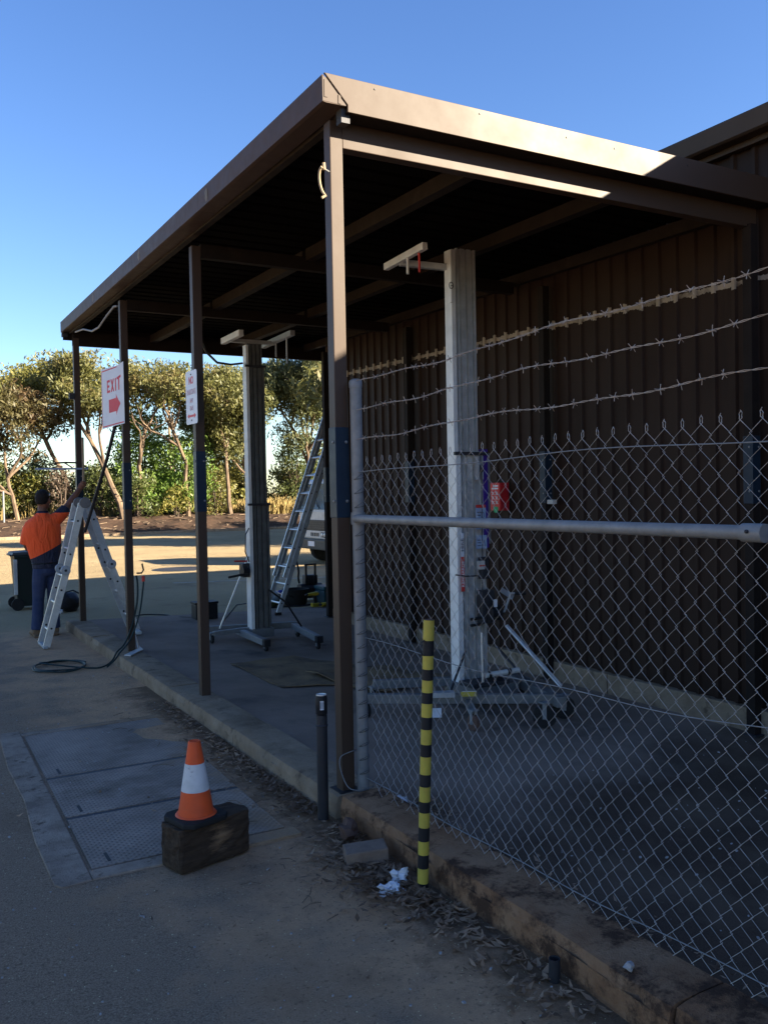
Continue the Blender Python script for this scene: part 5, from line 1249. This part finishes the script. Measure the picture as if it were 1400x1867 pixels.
# ------------------------------------------------------------------ trees beyond the lot
def leaves(clumps, n_per, size, seed, droop=.5, asp=.3):
    """small pointed leaf faces filling a set of clumps; returns verts, faces, tint"""
    rg = np.random.default_rng(seed); V = []; T = []
    for (cx, cy, cz, r, squash) in clumps:
        n = int(n_per*(r/.7)**2)
        d = rg.normal(size=(n,3)); d /= np.linalg.norm(d,axis=1)[:,None]+1e-9
        rad = r*rg.uniform(.25,1,size=(n,1))**.55
        c = d*rad*np.array([1,1,squash]) + np.array([cx,cy,cz])
        a = rg.normal(size=(n,3)); a[:,2] -= droop*1.5; a /= np.linalg.norm(a,axis=1)[:,None]
        b = np.cross(a, rg.normal(size=(n,3))); b /= np.linalg.norm(b,axis=1)[:,None]+1e-9
        L = size*rg.uniform(.6,1.4,size=(n,1)); w_ = L*asp
        quad = np.stack([c-a*L/2, c+b*w_/2, c+a*L/2, c-b*w_/2], axis=1); V.append(quad.reshape(-1,3))
        t = np.clip(rg.uniform(0,1,size=n)*.6 + .4*rg.uniform(),0,1); T.append(np.repeat(t,4))
    return np.concatenate(V), np.concatenate(T)
def leaf_obj(name, V, T, mt, parent, org):
    n = len(V)//4; me = bpy.data.meshes.new(name)
    me.vertices.add(len(V)); me.vertices.foreach_set('co', (V-np.array(org)).astype(np.float32).ravel())
    me.loops.add(4*n); me.loops.foreach_set('vertex_index', np.arange(4*n, dtype=np.int32))
    me.polygons.add(n); me.polygons.foreach_set('loop_start', np.arange(0,4*n,4,dtype=np.int32))
    me.update(calc_edges=True); at = me.attributes.new('tint','FLOAT','POINT'); at.data.foreach_set('value', T.astype(np.float32))
    me.materials.append(MAT[mt]); return link(name, me, parent)
def gum(label, x, y, h, spread, lean, mt, seed, bark='bark', fork=.35, dens=85, nl=5, crown0=.38, leaf=.26, group='trees behind the parking lot', name='gum_tree', cl_r=(.6,1.1), zb=None, r0=None, reach=1.0):
    """tapered trunk, forking limbs and clumps of leaves at the limb ends"""
    q = random.Random(seed); zb = bank_z(x,y)-.1 if zb is None else zb
    t = thing(name, label, 'tree', (x,y,zb), group); m = MB(); clumps = []
    r0 = r0 or .013*h+.03
    def branch(p, d, L, r, depth):
        pts = [p]; n = 5
        for k in range(n):
            d = (d + Vector((q.gauss(0,.16),q.gauss(0,.16),q.gauss(.05,.10)))).normalized()
            pts.append(pts[-1]+d*L/n)
        m.tube(pts, [lerp(r, r*.62, k/n) for k in range(n+1)], 7 if depth < 2 else 5)
        e = pts[-1]
        if depth >= 1:
            for k in range(3 if depth == 1 else 3):
                c = pts[q.randint(2,n)]+Vector((q.gauss(0,.45),q.gauss(0,.45),q.gauss(.12,.3)))
                if c.z > zb+h*crown0: clumps.append((c.x,c.y,c.z,q.uniform(*cl_r),q.uniform(.55,.8)))
        if depth < 3:
            kids = (nl if depth == 0 else q.randint(2,3))
            for k in range(kids):
                az = q.uniform(0,2*pi) if depth else 2*pi*k/kids+q.uniform(-.4,.4); tilt = q.uniform(.35,.85)*(1 if depth else spread)
                nd = (d*cos(tilt)+Vector((cos(az),sin(az),.10))*sin(tilt)).normalized()
                s = pts[-1] if (k < 2 or depth) else pts[q.randint(3,n)]
                branch(s, nd, L*q.uniform(.52,.78) if depth else reach*h*q.uniform(.26,.38), r*.58, depth+1)
        else: clumps.append((e.x,e.y,e.z,q.uniform(*cl_r),q.uniform(.55,.8)))
    branch(Vector((x,y,zb)), Vector((lean[0],lean[1],1)).normalized(), h*fork, r0, 0)
    # keep the crown inside the tree's own height
    clumps[:] = [(a,b,min(c,zb+h-r*.6),r,s) for a,b,c,r,s in clumps if c > zb+h*crown0]
    m.build('trunk', bark, t, smooth=True)
    V, T = leaves(clumps, dens, leaf, seed); leaf_obj('crown', V, T, mt, t, (x,y,zb)); return t
def bush(label, x, y, h, r, mt, seed, dens=80, leaf=.2, group='shrubs along the mulch bank', name='shrub', cat='shrub'):
    q = random.Random(seed); zb = bank_z(x,y)-.05; t = thing(name, label, cat, (x,y,zb), group); m = MB(); clumps = []
    for k in range(7):
        az = q.uniform(0,2*pi); e = Vector((x+r*.6*cos(az)*q.random(), y+r*.6*sin(az)*q.random(), zb+h*q.uniform(.5,.9)))
        m.tube([(x+.1*cos(az),y+.1*sin(az),zb),(lerp(x,e.x,.4),lerp(y,e.y,.4),lerp(zb,e.z,.55)),e], [.05,.035,.012], 5)
    n = int(10+8*h*r)
    for k in range(n):
        az = q.uniform(0,2*pi); f = q.random()**.5; z = q.random()**.8
        rr_ = r*f*(1-.45*z)
        clumps.append((x+rr_*cos(az), y+rr_*sin(az), zb+h*(.10+.82*z), q.uniform(.35,.62)*min(1.3,max(.7,r/1.3)), .8))
    m.build('stem', 'bark_dark', t); V, T = leaves(clumps, dens, leaf, seed, .2, .38); leaf_obj('foliage', V, T, mt, t, (x,y,zb)); return t
gum('big gum with forked pale trunk and rusty foliage at the left edge', 6.2, 50, 8.0, 1.15, (.03,0), 'leaf_rust', 11, fork=.30, nl=5, crown0=.42, dens=64)
gum('tall gum with golden top behind the far post', 9.4, 51.5, 9.5, .8, (.06,0), 'leaf_yellow', 12, reach=.85, fork=.5, nl=4, dens=66, crown0=.55)
gum('slender pale curving gum behind the exit sign', 11.3, 48.5, 9.0, .75, (-.12,.02), 'leaf_olive', 13, reach=.75, fork=.52, nl=4, dens=60, crown0=.60, r0=.17)
gum('grey-green gum right of the exit sign', 12.4, 49.5, 8.9, .8, (.03,0), 'leaf_olive', 14, reach=.62, fork=.55, nl=3, dens=55, crown0=.68, cl_r=(.5,.9))
gum('rounded olive gum between the exit sign and the no parking sign', 15.0, 49, 8.8, .95, (-.05,0), 'leaf_olive', 15, reach=.62, fork=.58, nl=4, dens=55, crown0=.70, cl_r=(.5,.9))
gum('leafy gum with pale trunk just right of the no parking post', 17.5, 49, 8.5, .8, (.02,0), 'leaf_olive', 16, reach=.8, fork=.45, nl=5, dens=70)
gum('dark gum behind the far lift mast', 19.9, 51, 9.0, .85, (.03,0), 'leaf_grey', 17, reach=.85, fork=.42, nl=5, dens=85)
gum('broad dark gum with leaning pale trunk behind the ladder', 23.0, 50, 10.2, 1.0, (-.12,0), 'leaf_grey', 18, fork=.38, nl=6, dens=85)
gum('tall drooping gum farthest to the right behind the ladder', 26.5, 54, 11.2, 1.0, (-.05,0), 'leaf_dark', 19, fork=.35, nl=6, dens=85)
bush('bright green bushy wattle behind the exit post', 13.1, 51, 6.4, 2.1, 'leaf_green', 31, 95, .22, name='wattle_tree', cat='tree')
bush('second green wattle, lower and left of the no parking post', 15.2, 50, 4.9, 1.7, 'leaf_green', 32, 95, .22, name='wattle_tree', cat='tree')
bush('yellow-green bushy wattle between the no parking post and the far lift', 18.0, 52, 5.6, 1.7, 'leaf_yellow', 33, 90, .22, name='wattle_tree', cat='tree')
bush('dense dark shrub below the wattles left of the exit post', 10.5, 51, 3.0, 1.5, 'leaf_dark', 34)
bush('dense dark shrub directly behind the exit post foot', 12.2, 49.2, 2.5, 1.3, 'leaf_dark', 35)
bush('pinkish dry shrub beside the worker', 8.6, 50.5, 2.9, 1.2, 'leaf_tan', 36, 60, .16)
bush('dark shrub at the left edge under the big gum', 5.1, 52, 3.4, 1.3, 'leaf_dark', 37)
bush('tan dry shrub at the far left edge', 4.4, 49.5, 2.3, 1.0, 'leaf_tan', 38, 60, .16)
bush('dark leafy shrub left of the far lift mast', 16.9, 50.2, 2.8, 1.3, 'leaf_olive', 39)
bush('low olive shrub between the far lift mast and the ladder', 20.4, 52.5, 2.2, 1.1, 'leaf_olive', 40)
bush('tall shrub behind the ladder', 22.6, 51.5, 4.6, 1.5, 'leaf_dark', 41)
bush('golden shrub beyond the truck', 25.0, 51.5, 4.4, 1.6, 'leaf_yellow', 42)
bush('thick shrub between the two forked gums at left', 7.6, 54, 4.0, 1.6, 'leaf_dark', 43)
bush('pale green shrub in front of the wattles', 14.2, 48.6, 1.9, 1.1, 'leaf_yellow', 44)

q_ = random.Random(77)
UND = [('leaf_olive','olive'),('leaf_dark','dark green'),('leaf_yellow','yellowish'),('leaf_green','fresh green')]
for i in range(13):
    x = 3.0+i*2.0+q_.uniform(-.5,.5); k = UND[(i*3+i//4)%4]
    bush('%s bush, %s from the left in the row behind the gums' % (k[1], ('first second third fourth fifth sixth seventh eighth ninth tenth eleventh twelfth thirteenth'.split())[i]), x, 53.5+q_.uniform(-.6,1.5), q_.uniform(2.2,3.6), q_.uniform(1.4,1.9), k[0], 200+i, 80, .24, group='undergrowth behind the gums', name='undergrowth_bush')
# outside the view, they cast the long shadows across the lot
for i, (x, y_, h) in enumerate(((27,14,9.5),(31,19,10),(24,9,8.5),(36,22,8),(41,30,7),(34,33,6.5),(20.5,31,5.2),(24,29,5.8),(28,34,6),(26,22,7),(15.8,27,6.2),(18,24,7),(19.5,34,5.5))):
    gum('gum tree right of the lot, hidden by the shed, casting shade on the lot', x, y_, h, 1.0, (0,0), 'leaf_olive', 60+i, dens=60, group='trees behind the shed', zb=-.1, leaf=.34)
gum('gum tree standing beyond the left edge of the view', 1.0, 51, 9.5, 1.0, (0,0), 'leaf_olive', 70, dens=70)
# power poles
def ppole(label, x, y, h, mt='pole_wood'):
    t = thing('power_pole', label, 'power pole', (x,y,0), 'power poles'); MB().tube([(x,y,0),(x,y,h)], [.22,.14], 8).build('shaft', mt, t, smooth=True)
    for z in (h-.4,h-2.2,h-4): MB().bar((x-1.3,y,z),(x+1.3,y,z), .12, .14).build('cross_arm', 'steel_dark', t)
ppole('distant wooden power pole rising above the wattles, the taller one', 31.5, 110, 13.2); ppole('distant wooden power pole close behind the taller pole', 33.4, 115, 12.6)
# far boundary fence post by the left picture edge
solo(MB().tube([(5.35,48.5,.4),(5.35,48.5,2.1)], .05, 8), 'boundary_post', 'galv', 'thin pale boundary post at the left picture edge', 'post', (5.35,48.5,.4))
# dry grass standing at the back of the bank
def tufts(n, seed):
    rg = np.random.default_rng(seed); x = np.where(rg.random(n)<.4, rg.uniform(18.3,25.5,n), rg.uniform(-10,45,n)); y = np.where((x>18.3)&(x<25.5), rg.uniform(48.6,52,n), rg.uniform(51,62,n)); z = np.array([bank_z(a,min(b,55)) for a,b in zip(x,y)])-.05
    h = rg.uniform(.35,.95,n); an = rg.uniform(0,pi,n); w_ = .05; dx, dy = np.cos(an)*w_, np.sin(an)*w_; lx, ly = rg.normal(0,.18,n), rg.normal(0,.18,n)
    V = np.stack([np.stack([x-dx,y-dy,z],1),np.stack([x+dx,y+dy,z],1),np.stack([x+lx+dx*.2,y+ly+dy*.2,z+h],1),np.stack([x+lx-dx*.2,y+ly-dy*.2,z+h],1)],1).reshape(-1,3)
    o = leaf_obj('dry_grass', V, rg.uniform(0,1,4*n), 'dry_grass', None, (0,0,0)); tag(o, 'tall dry golden grass behind the trees', 'grass', kind='stuff')
tufts(7000, 3)
